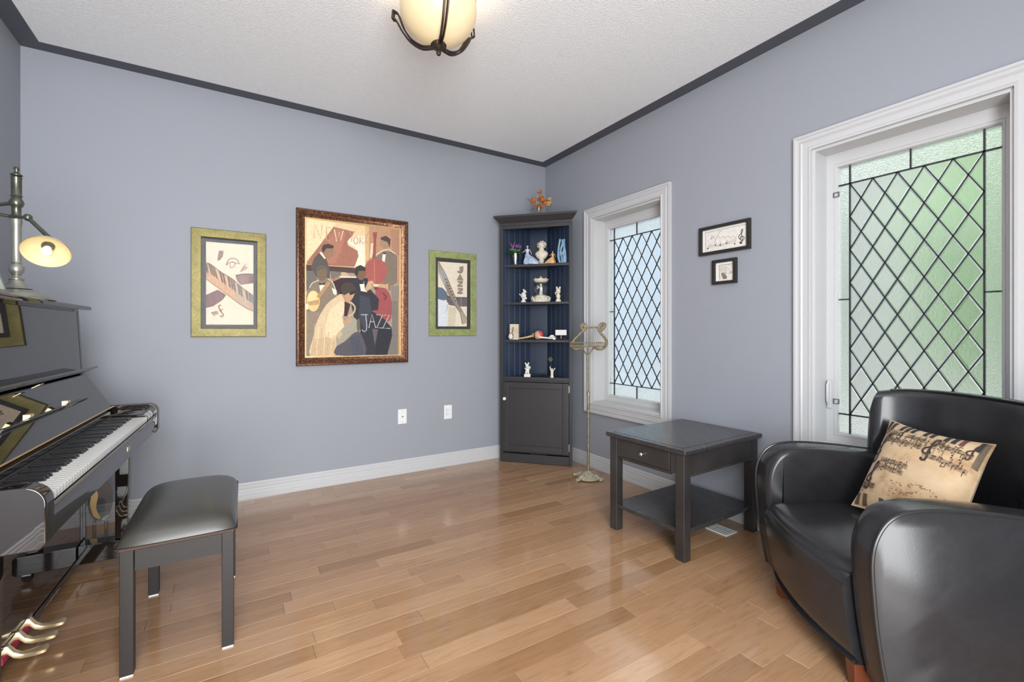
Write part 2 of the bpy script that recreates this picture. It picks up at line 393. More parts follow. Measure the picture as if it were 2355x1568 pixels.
def plank_mesh():
    mb = MB(); e1 = .0012; e2 = .0009      # unit board with a worn edge all round
    L = .5
    vs = [(-L, -L, -1), (L, -L, -1), (L, L, -1), (-L, L, -1), (-L, -L, -.28), (L, -L, -.28), (L, L, -.28), (-L, L, -.28)]
    k = .012; kx = .003
    vs += [(-L + kx, -L + k, 0), (L - kx, -L + k, 0), (L - kx, L - k, 0), (-L + kx, L - k, 0)]
    fs = [(0, 1, 5, 4), (1, 2, 6, 5), (2, 3, 7, 6), (3, 0, 4, 7), (4, 5, 9, 8), (5, 6, 10, 9), (6, 7, 11, 10), (7, 4, 8, 11), (8, 9, 10, 11)]
    return MB().add(vs, fs).mesh('plank', 'oak_plank', smooth=0)
pm = plank_mesh(); rest = MB(); npl = 0
rows = range(int(math.floor((YF - PH) / PW)), int((YA - PH) / PW) + 1)
cand = []
for r_ in rows:
    y0 = max(YF, PH + r_ * PW); y1 = min(YA - .002, PH + (r_ + 1) * PW)
    if y1 - y0 < .01: continue
    js = sorted(known.get(r_, [])); cuts = [XC] + js + [XB]; out = [XC]
    rr = random.Random(r_ * 13 + 5)
    for a, b_ in zip(cuts, cuts[1:]):
        x = a
        if a == XC: x = XC - rr.uniform(0, .4)
        while b_ - x > 1.05:
            x += rr.uniform(.28, .95)
            if b_ - x > .22 and x > XC + .1: out.append(x)
            elif b_ - x <= .22: break
        out.append(b_)
    for a, b_ in zip(out, out[1:]):
        if b_ - a > .02: cand.append((a, b_, y0, y1))
def seen(p):                                             # distance from the eye if the board can be in view
    x, y = (p[0] + p[1]) / 2, (p[2] + p[3]) / 2; d = x * DV[0] + y * DV[1]
    if d < .3: return 99
    px = 1177.5 + FPX * (x * RV[0] + y * RV[1]) / d; py = HY + FPX * CAMH / d
    return d if -250 < px < 2600 and py < 1800 else 50 + d
cand.sort(key=seen)
for i, (a, b_, y0, y1) in enumerate(cand):
    if i < 296:
        o = link(pm, 'plank', fl, ((a + b_) / 2, (y0 + y1) / 2, 0)); o.scale = (b_ - a - .0006, y1 - y0 - .0006, .0035)
    else: rest.box(a + .0004, b_ - .0004, y0 + .0004, y1 - .0004, -.0034, 0)
o = rest.build('distant_planks', 'oak_plank', fl, smooth=0); o['kind'] = 'stuff'

# baseboards
def base_profile():
    return [(0, 0), (.0165, 0), (.0165, .020), (.014, .024), (.0155, .040), (.0125, .052), (.0135, .060), (.0105, .066), (.0115, .084), (.008, .090), (.009, .104), (.004, .113), (0, .113)]
def baseboard(name, p0, p1, nrm, label):
    mb = MB(); pr = base_profile(); n = len(pr)
    vs = [(p[0] + nrm[0] * d, p[1] + nrm[1] * d, z) for p in (p0, p1) for d, z in pr]
    fs = [(i, (i + 1) % n, (i + 1) % n + n, i + n) for i in range(n)] + [list(range(n)), list(range(n, 2 * n))]
    return struct(mb.add(vs, fs).build(name, 'trim_white', smooth=25), label)
baseboard('baseboard_back', (XC, YA), (XB, YA), (0, -1), 'white ridged baseboard under the framed pictures')
baseboard('baseboard_right', (XB, YF), (XB, YA - .017), (-1, 0), 'white ridged baseboard under the windows')
baseboard('baseboard_left', (XC, YF), (XC, YA - .017), (1, 0), 'white ridged baseboard behind the piano')

# ------------------------------------------------------------------ leaded windows
def clip(poly, x0, x1, z0, z1):
    def cut(P, f):
        o = []
        for i in range(len(P)):
            a, b_ = P[i], P[(i + 1) % len(P)]; fa, fb = f(a), f(b_)
            if fa >= 0: o.append(a)
            if fa * fb < 0: t = fa / (fa - fb); o.append((a[0] + (b_[0] - a[0]) * t, a[1] + (b_[1] - a[1]) * t))
        return o
    for f in (lambda p: p[0] - x0, lambda p: x1 - p[0], lambda p: p[1] - z0, lambda p: z1 - p[1]):
        poly = cut(poly, f)
        if len(poly) < 3: return []
    return poly
def rect_frame(mb, prof, y0, y1, z0, z1, mi=0):
    """mitred frame: profile points (offset outward from the opening, depth into the room) swept round a rectangle, room is -X"""
    n = len(prof); vs = []
    for (sy, sz) in ((-1, -1), (1, -1), (1, 1), (-1, 1)):
        for o_, d in prof:
            vs.append((XB - d, (y0 if sy < 0 else y1) + sy * o_, (z0 if sz < 0 else z1) + sz * o_))
    fs = [(c_ * n + i, c_ * n + (i + 1) % n, ((c_ + 1) % 4) * n + (i + 1) % n, ((c_ + 1) % 4) * n + i) for c_ in range(4) for i in range(n)]
    mb.add(vs, fs, mi)
def window(idx, y0, y1, label):
    z0, z1 = WZ0, WZ1
    root = bpy.data.objects.new('window_%d' % idx, None); COL.objects.link(root); root['kind'] = 'structure'; root['label'] = label
    mb = MB()
    rect_frame(mb, [(0, 0), (0, .018), (.010, .021), (.014, .016), (.040, .017), (.048, .023), (.054, .019), (.066, .020), (.072, .026), (.083, .026), (.083, 0)], y0, y1, z0, z1)
    mb.build('casing', 'trim_white', root, smooth=25)
    mb = MB(); t = .014
    for a in ((y0, y0 + t, z0, z1), (y1 - t, y1, z0, z1), (y0 + t, y1 - t, z0, z0 + t), (y0 + t, y1 - t, z1 - t, z1)): mb.box(XB + .0, XB + .16, *a)
    mb.build('jamb', 'sash_white', root, smooth=25)
    gy0, gy1, gz0, gz1 = (y0 + y1) / 2 - .300, (y0 + y1) / 2 + .300, .612, 2.008
    mb = MB(); D = .122
    rect_frame(mb, [(0, -D - .018), (0, -D - .016), (.006, -D - .003), (.013, -D - .001), (.014, -D - .004), (.018, -D - .004), (.019, -D), (.080, -D), (.080, -D - .04), (0, -D - .04)], gy0, gy1, gz0, gz1)
    mb.build('sash', 'sash_white', root, smooth=25)
    GX = XB + .141
    # panes: five by seven lattice inside a border
    cy0, cy1, cz0, cz1 = gy0 + .051, gy1 - .051, gz0 + .098, gz1 - .095
    dw, dh = (cy1 - cy0) / 5, (cz1 - cz0) / 7
    def pane(poly, mat, bev):
        ccx = sum(p[0] for p in poly) / len(poly); ccz = sum(p[1] for p in poly) / len(poly); n = len(poly)
        k = 1 - bev / max(.02, min(hypot(p[0] - ccx, p[1] - ccz) for p in poly))
        inn = [(ccx + (p[0] - ccx) * k, ccz + (p[1] - ccz) * k) for p in poly]
        vs = [(.004, p[0] - ccx, p[1] - ccz) for p in poly] + [(.001, p[0] - ccx, p[1] - ccz) for p in poly] + [(-.003, p[0] - ccx, p[1] - ccz) for p in inn]
        fs = [list(range(n))[::-1], list(range(2 * n, 3 * n))] + [(i, (i + 1) % n, (i + 1) % n + n, i + n) for i in range(n)] + [(i + n, (i + 1) % n + n, (i + 1) % n + 2 * n, i + 2 * n) for i in range(n)]
        MB().add(vs, fs).build('pane', mat, root, smooth=0, loc=(GX, ccx, ccz))
    for i in range(-1, 12):
        for j in range(-1, 16):
            if (i + j) % 2 == 0: continue
            c0 = (cy0 + i * dw / 2, cz0 + j * dh / 2)
            p = clip([(c0[0] - dw / 2, c0[1]), (c0[0], c0[1] - dh / 2), (c0[0] + dw / 2, c0[1]), (c0[0], c0[1] + dh / 2)], cy0, cy1, cz0, cz1)
            # lattice vertices fall on the corners of the field
            if len(p) >= 3:
                ar = abs(sum(p[q][0] * p[(q + 1) % len(p)][1] - p[(q + 1) % len(p)][0] * p[q][1] for q in range(len(p)))) / 2
                if ar > 1e-4: pane(p, 'diamond_glass', .009)
    my, mz = (cy0 + cy1) / 2, (cz0 + cz1) / 2
    for a in ((gy0, cy0, gz0, cz0), (cy1, gy1, gz0, cz0), (gy0, cy0, cz1, gz1), (cy1, gy1, cz1, gz1), (cy0, my, cz1, gz1), (my, cy1, cz1, gz1), (cy0, my, gz0, cz0), (my, cy1, gz0, cz0),
              (gy0, cy0, cz0, mz), (gy0, cy0, mz, cz1), (cy1, gy1, cz0, mz), (cy1, gy1, mz, cz1)):
        pane([(a[0], a[2]), (a[1], a[2]), (a[1], a[3]), (a[0], a[3])], 'hammered_glass', .001)
    # lead cames
    mb = MB()
    def came(a, b_, w=.0030):
        a, b_ = Vector(a), Vector(b_); t = (b_ - a).normalized(); n_ = Vector((-t.y, t.x)) * w
        q = [a + n_, b_ + n_, b_ - n_, a - n_]
        vs = [(GX - .0065, p.x, p.y) for p in q] + [(GX + .006, p.x, p.y) for p in q]
        mb.add(vs, [(0, 1, 2, 3), (7, 6, 5, 4), (0, 4, 5, 1), (1, 5, 6, 2), (2, 6, 7, 3), (3, 7, 4, 0)])
    came((cy0, gz0), (cy0, gz1), .0034); came((cy1, gz0), (cy1, gz1), .0034); came((gy0, cz0), (gy1, cz0), .0034); came((gy0, cz1), (gy1, cz1), .0034)
    came((my, gz0), (my, cz0)); came((my, cz1), (my, gz1)); came((gy0, mz), (cy0, mz)); came((cy1, mz), (gy1, mz))
    for k in range(-7, 13):
        for sgn in (1, -1):
            a0 = (cy0 + k * dw, cz0); pts = []
            # line y = cy0 + k*dw + sgn*(z-cz0)*dw/dh
            zs = []
            for yb in (cy0, cy1):
                z = cz0 + sgn * (yb - a0[0]) * dh / dw
                zs.append(z)
            za, zb = sorted(zs); za = max(za, cz0); zb = min(zb, cz1)
            if zb - za > .01: came((a0[0] + sgn * (za - cz0) * dw / dh, za), (a0[0] + sgn * (zb - cz0) * dw / dh, zb), .0024)
    mb.build('lead_lattice', 'lead_came', root, smooth=0)
    return root, gy0, gy1
w1 = window(1, *W_OPEN[0], 'tall leaded diamond window beside the corner cabinet')
w2 = window(2, *W_OPEN[1], 'tall leaded diamond window behind the leather armchair')
# sash lock and two screen clips on the nearer window
r2 = w2[0]
mb = MB(); yl = w2[2] + .036; xs = XB + .122
mb.box(xs - .010, xs, yl - .011, yl + .011, .735, .885); mb.build('lock_plate', 'sash_white', r2, bevel=.004)
mb = MB(); mb.tube([(xs - .014, yl, .758), (xs - .026, yl, .78), (xs - .026, yl, .86), (xs - .012, yl, .878)], .007, 8); mb.build('lock_handle', 'sash_white', r2)
for z in (.775, 1.865):
    mb = MB(); y_ = w2[2] + .004
    for a in ((y_ - .014, y_ - .011, z - .013, z + .013), (y_ + .011, y_ + .014, z - .013, z + .013), (y_ - .011, y_ + .011, z + .010, z + .013), (y_ - .011, y_ + .011, z - .013, z - .010)): mb.box(xs - .006, xs - .0005, *a)
    mb.build('clip', 'slot_dark', r2)

# ------------------------------------------------------------------ outdoors, seen only through the obscure glass
mb = MB(); mb.box(-14, 22, -16, 24, -.8, -.5); tag(mb.build('lawn', 'patio', smooth=0), 'pale paved ground outside the windows', 'ground', kind='stuff')
def tree(x, y, h, r, seed, label):
    t = thing('garden_tree', label, 'tree', (x, y, -.485)); rr = random.Random(seed)
    MB().tube([(0, 0, 0), (.05, .02, h * .4), (-.04, .03, h * .75)], [.12, .09, .04], 8).build('trunk', 'bark', t)
    mb = MB()
    for i in range(1000):
        a, b_, q = rr.uniform(0, 2 * pi), rr.uniform(-1, 1), rr.uniform(.4, 1) ** .5
        p = Vector((r * q * cos(a) * (1 - b_ * b_) ** .5, r * q * sin(a) * (1 - b_ * b_) ** .5, h * .6 + h * .42 * q * b_))
        d1 = Vector((rr.uniform(-1, 1), rr.uniform(-1, 1), rr.uniform(-1, 1))).normalized() * .16; d2 = d1.orthogonal().normalized() * .08
        mb.add([p - d1, p + d2, p + d1, p - d2], [(0, 1, 2, 3)])
    mb.build('foliage', 'foliage', t, smooth=0, fixn=False)
tree(6.3, 1.02, 4.2, .95, 1, 'leafy green tree outside the window behind the armchair')
def house(label, loc, w, d, h, mat):
    t = thing('neighbour_house', label, 'building', loc)
    MB().box(0, d, 0, w, 0, h).build('wall', mat, t); MB().prism([(-.4, h + .001), (w + .4, h + .001), (w / 2, h + 1.9)], -.4, d + .4, M=Matrix(((0, 0, 1, 0), (1, 0, 0, 0), (0, 1, 0, 0), (0, 0, 0, 1)))).build('roof', 'roof_grey', t)
house('pale blue grey house beyond the window beside the cabinet', (8.6, 5.6, -.499), 7.0, 5.0, 5.4, 'siding')
house('pale stone house behind the tree outside the nearer window', (9.6, -2.2, -.499), 6.6, 5.0, 5.2, 'stone')

# ------------------------------------------------------------------ upright piano
PA = R(2.2)
pn = thing('upright_piano', 'glossy black upright piano with open fallboard against the left wall', 'piano', (-.312, 3.0, 0), -(pi / 2 + PA))
# local: x runs along the keyboard (0 = far end), y forward into the room (0 = front of the arms), z up
LP, BK = 1.50, -.60
def pbox(name, x0, x1, y0, y1, z0, z1, mat='piano_black', bev=.003, parent=pn, seg=2): return MB().box(x0, x1, y0, y1, z0, z1).build(name, mat, parent, bev, seg)
MYZ = Matrix(((0, 0, 1, 0), (1, 0, 0, 0), (0, 1, 0, 0), (0, 0, 0, 1)))       # (a,b,c) -> (c,a,b): polygon in y,z extruded along x
for x0 in (0, LP - .030):
    MB().prism([(BK, .045), (-.283, .045), (-.283, .63), (-.300, .97), (-.315, 1.245), (BK, 1.245)], x0, x0 + .030, M=MYZ).build('side_panel', 'piano_black', pn, .003)
for x0 in (0, LP - .052):
    pr = [(-.29, .625), (-.012, .625), (0, .640)] + [(p, q) for p, q in arc(-.045, .733, .045, 0, 90, 8)] + [(-.29, .780)]
    MB().prism(pr, x0, x0 + .052, M=MYZ).build('arm', 'piano_black', pn, .004)
for x0 in (.052, LP - .052 - .07):
    MB().prism([(-.19, .66), (-.03, .66), (-.03, .722), (-.045, .734), (-.19, .745)], x0, x0 + .07, M=MYZ).build('key_block', 'piano_black', pn, .003)
pbox('keybed', .004, LP - .004, -.29, -.014, .626, .658)
MB().prism([(-.028, .655), (-.008, .655), (-.008, .684), (-.014, .698), (-.028, .700)], .052, LP - .052, M=MYZ).build('key_slip', 'piano_black', pn, .002)
pbox('lock_plate', .62, .66, -.0078, -.0068, .668, .684, 'brass', 0)
pbox('lower_panel', .030, LP - .030, -.315, -.294, .075, .628)
pbox('bottom_rail', .030, LP - .030, -.32, -.289, .046, .073)
pbox('back_board', .030, LP - .030, BK, BK + .02, .05, 1.24, bev=0)
MB().prism([(-.322, .955), (-.300, .955), (-.316, 1.240), (-.338, 1.240)], .030, LP - .030, M=MYZ).build('upper_panel', 'piano_black', pn, .003)
pbox('lid', -.030, LP + .030, BK, -.276, 1.2475, 1.2665, bev=.004)
MB().box(.031, LP - .031, -.45, -.325, 1.238, 1.2472).build('lid_rail', 'piano_black', pn)
# fallboard leaning open, with its folded lip and the music ledge
fb = MB().prism([(-.196, .766), (-.180, .772), (-.276, .940), (-.292, .934)], .054, LP - .054, M=MYZ).build('fallboard', 'piano_black', pn, .003)
MB().prism([(-.292, .936), (-.274, .946), (-.236, .968), (-.240, .976), (-.280, .962), (-.3, .95)], .03, LP - .03, M=MYZ).build('fallboard_lip', 'piano_black', fb, .003)
MB().prism([(-.2845, .9505), (-.283, .9485), (-.262, .9605), (-.263, .9625)], .70, .735, M=MYZ @ T(.025, -.0085, 0)).build('lock_strike', 'brass_pale', fb)
MB().prism([(-.222, .842), (-.200, .848), (-.192, .862), (-.198, .864), (-.214, .856), (-.228, .852)], .36, LP - .36, M=MYZ).build('music_ledge', 'piano_black', fb, .002)
for x0 in (.58, .92):
    MB().prism([(-.214, .857), (-.196, .866), (-.196, .876), (-.214, .876)], x0, x0 + .030, M=MYZ).build('page_clip', 'brass_pale', fb, .001)
MB().prism([(-.1955, .761), (-.179, .769), (-.182, .774), (-.199, .766)], .054, LP - .054, M=MYZ).build('hinge_strip', 'brass', pn)
MB().prism([(-.215, .735), (-.172, .735), (-.172, .758), (-.200, .764)], .122, LP - .122, M=MYZ).build('name_rail', 'piano_black', pn, .002)
MB().box(.122, LP - .122, -.172, -.165, .728, .738).build('key_felt', 'felt_dark', pn)
# 52 white and 36 black keys; the lowest note lies at the near (left-hand) end
KX0, KW = .1375, 1.225 / 52
wm = MB().box(0, KW - .0009, -.165, -.030, .700, .7235).mesh('white_key', 'key_white', .0012, 1)
bm_ = MB().prism([(-.165, .715), (-.078, .715), (-.084, .735), (-.165, .7365)], 0, .0105, M=MYZ).mesh('black_key', 'key_black', .0015, 2)
for i in range(52):
    link(wm, 'white_key', pn, (LP - KX0 - (i + 1) * KW, 0, 0))
    if i < 51 and 'ABCDEFG'[i % 7] in 'ACDFG': link(bm_, 'black_key', pn, (LP - KX0 - (i + 1) * KW - .0053, 0, 0))
# toe blocks, casters, legs
for x0 in (.032, LP - .112):
    tb = MB().prism([(-.292, .044), (-.085, .044), (-.075, .054), (-.075, .118), (-.085, .130), (-.292, .132)], x0, x0 + .08, M=MYZ).build('toe_block', 'piano_black', pn, .003)
    MB().lathe([(.0, -.011), (.018, -.011), (.020, -.006), (.020, .006), (.018, .011), (0, .011)], 16, M=T(x0 + .04, -.115, .0205) @ Ry(pi / 2)).build('caster', 'rubber', tb)
    MB().box(x0 + .026, x0 + .054, -.13, -.10, .030, .045).build('caster_fork', 'steel', tb)
    MB().loft([[(x0 + .012, -.160, z0), (x0 + .068, -.160, z0), (x0 + .068, yf, z0), (x0 + .012, yf, z0)] for z0, yf in ((.1325, -.112), (.60, -.104), (.6255, -.104))]).build('leg', 'piano_black', pn, .003)
# pedals
pbox('pedal_plate', .62, .88, -.2935, -.291, .05, .095, 'steel', 0)
pbox('pedal_felt', .63, .87, -.2909, -.285, .052, .074, 'felt_red', 0)
for k, x0 in enumerate((.665, .750, .835)):
    mb = MB(); secs = []
    for y_, z_, w_, h2 in ((-.293, .085, .010, .012), (-.283, .086, .0105, .013), (-.268, .066, .0105, .010), (-.252, .056, .0095, .008), (-.236, .056, .013, .007), (-.215, .058, .0185, .007), (-.196, .059, .0185, .006), (-.188, .058, .014, .005)):
        secs.append([(x0 - w_, y_, z_ - h2), (x0 + w_, y_, z_ - h2), (x0 + w_, y_, z_ + h2 * .6), (x0 + w_ * .7, y_, z_ + h2), (x0 - w_ * .7, y_, z_ + h2), (x0 - w_, y_, z_ + h2 * .6)])
    mb.loft(secs).build('pedal', 'brass_pale', pn, smooth=50)

# ------------------------------------------------------------------ piano bench
bn = thing('piano_bench', 'dark wooden piano bench with padded vinyl seat', 'bench', (-.143, 2.238, 0), R(-1.0))
hx, hy = .142, .272
def seatfn(mb):
    nx, ny = 34, 44; X, Y_ = .172, .305
    def top(u, v):
        a, b_ = 2 * u - 1, 2 * v - 1
        k = max(0, (1 - abs(a) ** 5)) ** .55 * max(0, (1 - abs(b_) ** 8)) ** .55
        return (a * X * (1 - .02 * b_ ** 4), b_ * Y_ * (1 - .02 * a ** 4), (.434) + .058 * k + .014 * (1 - a * a) * (1 - b_ * b_))
    mb.grid(top, nx, ny)
    mb.grid(lambda u, v: ((2 * u - 1) * X * .985, (1 - 2 * v) * Y_ * .985, .4285), 2, 2)
    # side skirt joins both rims
    rim = [(-X, -Y_), (X, -Y_), (X, Y_), (-X, Y_)]
    for (a, c_) in zip(rim, rim[1:] + rim[:1]):
        mb.add([(a[0], a[1], .434), (c_[0], c_[1], .434), (c_[0] * .985, c_[1] * .985, .4285), (a[0] * .985, a[1] * .985, .4285)], [(0, 1, 2, 3)])
mb = MB(); seatfn(mb); mb.build('seat', 'bench_vinyl', bn, smooth=60)
MB().box(-.162, .162, -.295, .295, .4175, .4283).build('seat_board', 'bench_wood_edge', bn, .002)
for s_ in (-1, 1):
    MB().box(s_ * hx - .010, s_ * hx + .010, -hy + .02, hy - .02, .345, .417).build('apron', 'bench_wood', bn)
    MB().box(-hx + .02, hx - .02, s_ * hy - .010, s_ * hy + .010, .345, .417).build('apron', 'bench_wood', bn)
    for t_ in (-1, 1):
        lg = MB().box(s_ * hx - .0185, s_ * hx + .0185, t_ * hy - .0185, t_ * hy + .0185, .006, .4172).build('leg', 'bench_wood', bn, .002)
        MB().box(s_ * hx - .017, s_ * hx + .017, t_ * hy - .017, t_ * hy + .017, 0, .0058).build('felt_pad', 'plate_white', lg)

# ------------------------------------------------------------------ end table
tb = thing('end_table', 'dark espresso square end table with one drawer and lower shelf', 'table', (2.235, 1.735, 0), R(2.0))
TX, TY = .338, .250
MB().box(-TX - .018, TX + .018, -TY - .018, TY + .018, .535, .560).build('table_top', 'espresso_top', tb, .006, 3)
mb = MB()
rim = [(-TX - .008, -TY - .008), (TX + .008, -TY - .008), (TX + .008, TY + .008), (-TX - .008, TY + .008)]
MB().box(-TX + .018, TX - .018, -TY + .018, TY - .018, .560, .5612).build('top_field', 'espresso_top', tb, .0010, 1)
for sx in (-1, 1):
    for sy in (-1, 1):
        MB().box(sx * (TX - .026) - .026, sx * (TX - .026) + .026, sy * (TY - .026) - .026, sy * (TY - .026) + .026, 0, .5348).build('leg', 'espresso', tb, .003)
for sy in (-1, 1):
    MB().box(-TX + .053, TX - .053, sy * (TY - .014) - .010, sy * (TY - .014) + .010, .428, .5348).build('apron', 'espresso', tb, .001, 1)
    MB().box(-TX + .053, TX - .053, sy * (TY - .010) - .010, sy * (TY - .010) + .010, .416, .4278).build('apron_bead', 'espresso', tb, .003)
MB().box(TX - .024, TX - .004, -TY + .053, TY - .053, .428, .5348).build('apron', 'espresso', tb)
MB().box(-TX + .004, -TX + .024, -TY + .053, -TY + .085, .428, .5348).build('drawer_stile', 'espresso', tb, .001, 1)
MB().box(-TX + .004, -TX + .024, TY - .085, TY - .053, .428, .5348).build('drawer_stile', 'espresso', tb, .001, 1)
MB().box(-TX + .004, -TX + .024, -TY + .085, TY - .085, .416, .432).build('drawer_rail', 'espresso', tb, .001, 1)
dr = MB().box(-TX + .002, -TX + .3, -TY + .089, TY - .087, .4345, .530).build('drawer', 'espresso', tb, .002)
MB().lathe([(0, 0), (.0045, 0), (.0045, .012), (.010, .018), (.011, .024), (.007, .029), (0, .030)], 16, M=T(-TX + .002, .005, .484) @ Ry(-pi / 2)).build('knob', 'steel', dr)
MB().box(-TX + .012, TX - .012, -TY + .012, TY - .012, .128, .150).build('lower_shelf', 'espresso_top', tb, .003)

# ------------------------------------------------------------------ floor register under the table
c_ = (onz(1625, 1216, 0) + onz(1693, 1223, 0)) / 2
vt = thing('floor_register', 'white slotted metal floor vent partly under the end table', 'vent', (c_.x + .0, c_.y, 0), 0)
VX, VY = .053, .066
mb = MB()
for a in ((-VX, VX, -VY, -VY + .016), (-VX, VX, VY - .016, VY), (-VX, -VX + .014, -VY + .016, VY - .016), (VX - .014, VX, -VY + .016, VY - .016)): mb.box(a[0], a[1], a[2], a[3], .0002, .006)
mb.build('rim', 'vent_white', vt, .0012, 1); MB().box(-VX + .014, VX - .014, -VY + .016, VY - .016, .0002, .0012).build('duct', 'slot_dark', vt)
for k in range(6):
    y_ = -VY + .024 + k * .0168; MB().box(-VX + .014, VX - .014, y_ - .0042, y_ + .0042, .0013, .0052).build('slat', 'vent_white', vt)

# ------------------------------------------------------------------ leather armchair and music cushion
ch = thing('armchair', 'black leather club armchair in front of the nearer window', 'armchair', (1.85, .89, 0), atan2(-.78, -.62))
# local: x towards the near arm, y towards the back, z up
def arm_profile(off=0.0):
    pr = [(.032, .070), (.014, .15), (-.004, .27), (-.014, .38), (-.018, .47), (-.008, .535), (.020, .588), (.062, .618), (.120, .631), (.20, .634), (.30, .629), (.38, .622), (.47, .612), (.56, .604)]
    return smoothcurve(pr, 4) + [(.588, .57), (.585, .30), (.57, .070)]
def inset(pr, d):
    cx_ = sum(p[0] for p in pr) / len(pr); cz_ = sum(p[1] for p in pr) / len(pr); o = []
    for i, p in enumerate(pr):
        a, b_ = pr[i - 1], pr[(i + 1) % len(pr)]; t = Vector((b_[0] - a[0], b_[1] - a[1])).normalized(); n_ = Vector((t.y, -t.x))
        if n_.dot(Vector((cx_ - p[0], cz_ - p[1]))) < 0: n_ = -n_
        o.append((p[0] + n_.x * d, p[1] + n_.y * d))
    return o
for sgn in (-1, 1):
    pr = arm_profile(); secs = []
    xi, xo = .290, .412
    for x_, d in ((xi, .024), (xi + .006, .009), (xi + .02, .002), (xi + .045, 0), (xo - .016, 0), (xo - .005, .002), (xo, .008)):
        secs.append([(sgn * x_, y_, z_) for y_, z_ in inset(pr, d)] if d else [(sgn * x_, y_, z_) for y_, z_ in pr])
    ar = MB().loft(secs).build('arm', 'leather', ch, smooth=60)
    pth = [(sgn * (xo - .0015), y_, z_) for y_, z_ in inset(pr, .0015)[:-2]]
    MB().tube(pth, .0055, 8).build('piping', 'leather', ar)
# seat: one upholstered block whose front swells forward and drops to the feet
def seat_sec(x_):
    b_ = 1 - (x_ / .29) ** 2; e_ = max(0, 1 - abs(x_ / .29) ** 8)
    f_ = -.030 - .038 * b_
    pr = [(.56, .098), (.085 + f_, .092), (.052 + f_, .100), (.030 + f_, .135), (.016 + f_, .21), (f_ + .005, .29), (f_ + .001, .345), (f_ + .006, .372), (f_ + .030, .398 + .01 * b_), (.09, .412 + .016 * b_), (.25, .415 + .022 * b_), (.56, .40 + .01 * b_)]
    return [(x_, y_, z_ if z_ < .35 else z_ - .022 * (1 - e_)) for y_, z_ in smoothcurve(pr, 3)]
st = MB().loft([seat_sec(-.288 + .576 * k / 24) for k in range(25)]).build('seat', 'leather', ch, smooth=60)
edge = []
for k in range(25):
    s_ = seat_sec(-.286 + .572 * k / 24); p = min(s_, key=lambda q: abs(q[2] - .378) + (0 if q[1] < .05 else 9)); edge.append((p[0], p[1] - .0005, p[2] + .001))
MB().tube(edge, .0048, 8).build('piping', 'leather', st)
# curved wing back
def back_sec(t):                                         # t from -1 to 1 across the back
    x_ = .356 * sin(t * 1.32) / sin(1.32); yb = .665 - .205 * abs(t) ** 2.3
    top = .897 - .020 * abs(t) ** 6
    nx_, ny_ = -t * .80, -1.0; L = hypot(nx_, ny_); nx_, ny_ = nx_ / L, ny_ / L
    pr = [(0, .12), (.03, .30), (.035, .42), (.028, .55), (.012, .70), (-.004, top - .075), (-.008, top - .035), (-.020, top - .010), (-.045, top), (-.075, top - .008), (-.098, top - .035), (-.105, top - .09), (-.100, .5), (-.085, .12)]
    return [(x_ + nx_ * d, yb + ny_ * d, z_) for d, z_ in smoothcurve(pr, 2)]
ts = [-1 + 2 * k / 30 for k in range(31)]
secs = [back_sec(t) for t in ts]
def shrink(sec, f):
    c0 = Vector((0, 0, 0))
    for p in sec: c0 += Vector(p)
    c0 /= len(sec); return [tuple(c0 + (Vector(p) - c0) * f) for p in sec]
def endcap(sec, dirx):
    out = []
    for f, d in ((.35, .030), (.72, .022), (.92, .010)):
        q = shrink(sec, f); out.append([(p[0] + dirx * d, p[1] - d * .6, p[2] if p[2] < .5 else p[2]) for p in q])
    return out
secs = endcap(secs[0], -1) + secs + endcap(secs[-1], 1)[::-1]
bk_ = MB().loft(secs).build('backrest', 'leather', ch, smooth=60)
rim = []
for t in [x_ for x_ in ts if abs(x_) < .88]:
    s_ = back_sec(t); p = max(s_, key=lambda q: q[2]); rim.append((p[0], p[1] - .028 * 1, p[2] - .004))
MB().tube(rim, .0048, 8).build('piping', 'leather', bk_)
for fx, fy in ((-.255, .036), (.255, .036), (-.25, .53), (.25, .53)):
    MB().loft([[(fx - w, fy - w, z), (fx + w, fy - w, z), (fx + w, fy + w, z), (fx - w, fy + w, z)] for z, w in ((0, .020), (.096, .027))]).build('foot', 'cherry_foot', ch, .003)

# cushion: corner points worked out on the seat and back
def chw(x_, y_, z_): return Vector((x_, y_, z_))
P_TL, P_TR, P_BL = chw(-.275, .475, .765), chw(.072, .585, .748), chw(-.118, .232, .452)
pcx = (P_TR + P_BL) / 2
pil = thing('cushion', 'cream cushion printed with sheet music and piano keys on the armchair', 'cushion', ch.matrix_basis @ pcx, ch.rotation_euler.z)
E1 = (P_TR - P_TL) / 2; E2 = (P_TL - P_BL) / 2; EN = E1.cross(E2).normalized()
if EN.y > 0: EN = -EN
def pil_pt(a, b_, side, off=0.0):                       # a,b in -1..1
    k = max(0, 1 - abs(a) ** 2.6) ** .62 * max(0, 1 - abs(b_) ** 2.6) ** .62
    pin = 1 - .085 * (1 - b_ * b_) * abs(a) ** 3; pin2 = 1 - .10 * (1 - a * a) * abs(b_) ** 3
    return E1 * (a * pin) + E2 * (b_ * pin2) + EN * (side * (.072 * k + .002) + off)
mb = MB()
for sd in (1, -1): mb.grid(lambda u, v: tuple(pil_pt(2 * u - 1, 2 * v - 1, sd)), 30, 30)
rimv = []
mb.build('cover', 'pillow_cloth', pil, smooth=60)
MB().tube([tuple(pil_pt(*q, 1)) for q in [(-1 + .1 * i, 1) for i in range(20)] + [(1, 1 - .1 * i) for i in range(20)] + [(1 - .1 * i, -1) for i in range(20)] + [(-1, -1 + .1 * i) for i in range(20)]], .0028, 6, closed=True).build('piping', 'pillow_cloth', pil)
